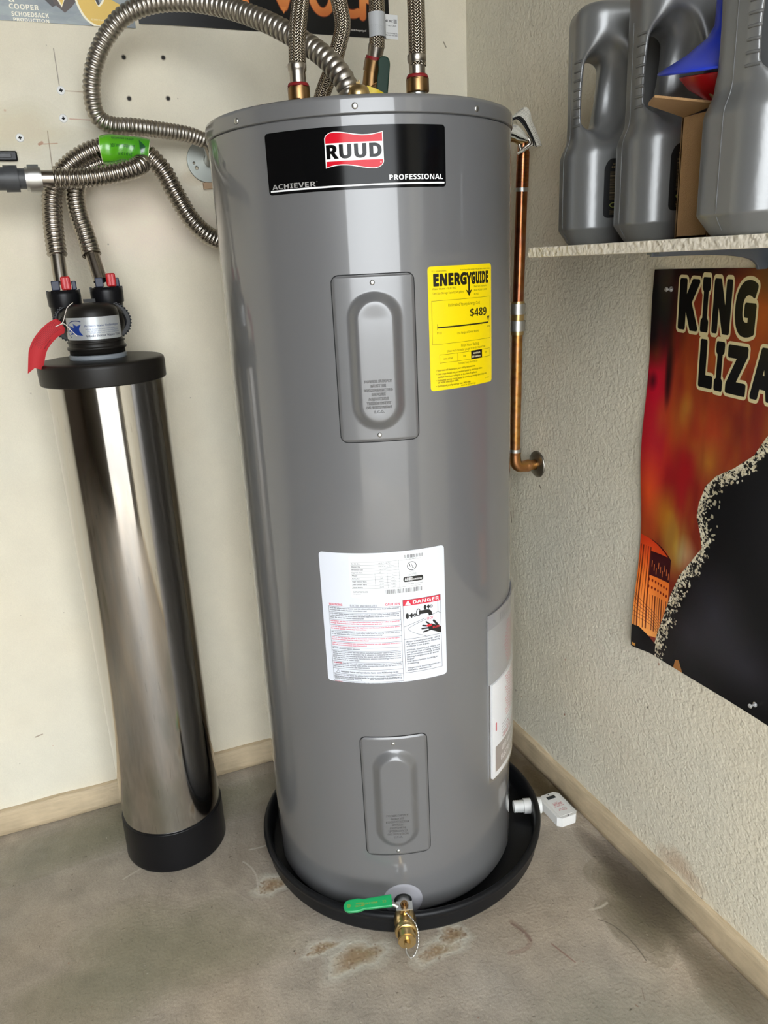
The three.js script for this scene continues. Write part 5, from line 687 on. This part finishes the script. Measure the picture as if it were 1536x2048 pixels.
{
  // two posters at the top of the back wall
  const mk = (label, x0, x1, y0, y1, draw) => { const t = thing('movie_poster', label, 'poster', [x0, y0, 0]); const g = sheet((u, v, s) => V(u * (x1 - x0), v * (y1 - y0) + 0.0006 * Math.sin(u * 12), 0.0022 + 0.0008 * Math.sin(u * 7) + (s ? -0.0006 : 0)), 30, 16); mesh('print', fixUV(g, (x, y) => [x / (x1 - x0), y / (y1 - y0)]), phy({ map: ctex(canvas(1400, 1800, (c, w, h) => draw(c, w, h, (x) => ((x - x0) / (x1 - x0)) * w, (y) => ((y1 - y) / (y1 - y0)) * h, w / (x1 - x0)))), roughness: 0.3, specularIntensity: 0.55 }), t); };
  mk('pale grey blue film poster with yellow block letters on the back wall', -1.24, -0.7005, 1.637, 2.33, (g, w, h, X, Y, k) => {
    g.fillStyle = '#8d9498'; g.fillRect(0, 0, w, h); const R = rng(8); for (let i = 0; i < 200; i++) { g.globalAlpha = 0.1; g.fillStyle = R() < 0.5 ? '#b9bdbc' : '#6f7d88'; g.beginPath(); g.ellipse(R() * w, h - R() * 300, 60 + R() * 120, 14 + R() * 30, 0, 0, 7); g.fill(); } g.globalAlpha = 1;
    const T = (s, x0, x1, yt, yb) => fit(g, s, X(x0), Y(yt), X(x1), Y(yb), 'bold 60px sans-serif', '#ece6d2'); T('COOPER', -0.914, -0.865, 1.6645, 1.656); T('SCHOEDSACK', -0.912, -0.85, 1.653, 1.645); T('PRODUCTION', -0.9105, -0.851, 1.643, 1.6368); T('a', -0.913, -0.904, 1.674, 1.667);
    const poly = (l, c) => { g.fillStyle = c; g.beginPath(); l.forEach((p, i) => (i ? g.lineTo(X(p[0]), Y(p[1])) : g.moveTo(X(p[0]), Y(p[1])))); g.closePath(); g.fill(); };
    poly([[-0.87, 1.69], [-0.842, 1.663], [-0.83, 1.668], [-0.815, 1.69]], '#3a3432'); poly([[-0.845, 1.69], [-0.838, 1.668], [-0.822, 1.655], [-0.81, 1.664], [-0.785, 1.69]], '#4a3c36'); poly([[-0.84, 1.69], [-0.826, 1.663], [-0.812, 1.69]], '#f0e6c8'); poly([[-0.837, 1.69], [-0.825, 1.667], [-0.815, 1.69]], '#dfbb55');
    g.lineCap = 'butt'; const arc = (col, lw, dx, dy) => { g.strokeStyle = col; g.lineWidth = lw * k; g.beginPath(); g.moveTo(X(-0.787 + dx), Y(1.72 + dy)); g.bezierCurveTo(X(-0.79 + dx), Y(1.64 + dy), X(-0.755 + dx), Y(1.637 + dy), X(-0.735 + dx), Y(1.678 + dy)); g.stroke(); }; arc('#2c2724', 0.036, 0.006, -0.005); arc('#f4ecd0', 0.035, 0, 0); arc('#dcb650', 0.03, 0.0012, 0.0005);
    n2(g, '© 2008 Property of', X(-0.778), Y(1.6455), '9px sans-serif', '#efe0b0');
  });
  mk('black film poster with orange dripping letters behind the braided hoses', -0.6935, -0.183, 1.6445, 2.33, (g, w, h, X, Y, k) => {
    g.fillStyle = '#060606'; g.fillRect(0, 0, w, h);
    const gr = g.createLinearGradient(0, Y(1.78), 0, Y(1.67)); gr.addColorStop(0, '#f6c27a'); gr.addColorStop(0.6, '#e8954f'); gr.addColorStop(1, '#c96a34'); 
    const st = (l, lw, c) => { g.strokeStyle = c; g.lineWidth = lw * k; g.lineCap = 'round'; g.lineJoin = 'round'; g.beginPath(); g.moveTo(X(l[0][0]), Y(l[0][1])); for (let i = 1; i < l.length; i++) { const a = l[i - 1], b = l[i]; g.quadraticCurveTo(X(a[0]), Y(a[1]), X((a[0] + b[0]) / 2), Y((a[1] + b[1]) / 2)); } g.lineTo(X(l[l.length - 1][0]), Y(l[l.length - 1][1])); g.stroke(); };
    for (const [lw, c] of [[0.0175, '#7a3414'], [0.0145, gr]]) { st([[-0.575, 1.79], [-0.566, 1.72], [-0.56, 1.692]], lw, c); st([[-0.535, 1.79], [-0.532, 1.72], [-0.527, 1.684]], lw, c); st([[-0.5, 1.79], [-0.492, 1.72], [-0.485, 1.683]], lw, c); st([[-0.44, 1.79], [-0.425, 1.72], [-0.41, 1.69]], lw, c); st([[-0.375, 1.79], [-0.4, 1.71], [-0.408, 1.69]], lw, c); st([[-0.352, 1.79], [-0.353, 1.715], [-0.34, 1.686], [-0.318, 1.684], [-0.303, 1.71], [-0.3, 1.79]], lw, c); st([[-0.283, 1.79], [-0.284, 1.72], [-0.28, 1.687], [-0.262, 1.684], [-0.252, 1.688]], lw, c); st([[-0.236, 1.79], [-0.24, 1.72], [-0.242, 1.682]], lw, c); st([[-0.238, 1.74], [-0.22, 1.735], [-0.205, 1.742]], lw, c); st([[-0.24, 1.716], [-0.225, 1.712]], lw, c); }
    for (const [x, y] of [[-0.56, 1.68], [-0.527, 1.672], [-0.487, 1.668], [-0.41, 1.677]]) { g.fillStyle = '#e08a48'; g.beginPath(); g.moveTo(X(x - 0.006), Y(y + 0.012)); g.lineTo(X(x), Y(y)); g.lineTo(X(x + 0.006), Y(y + 0.012)); g.fill(); }
    n2(g, '© 2008 Property of', X(-0.275), Y(1.6545), 'bold 12px sans-serif', '#e8e4dc');
  });
}
renderer.render(scene, camera);
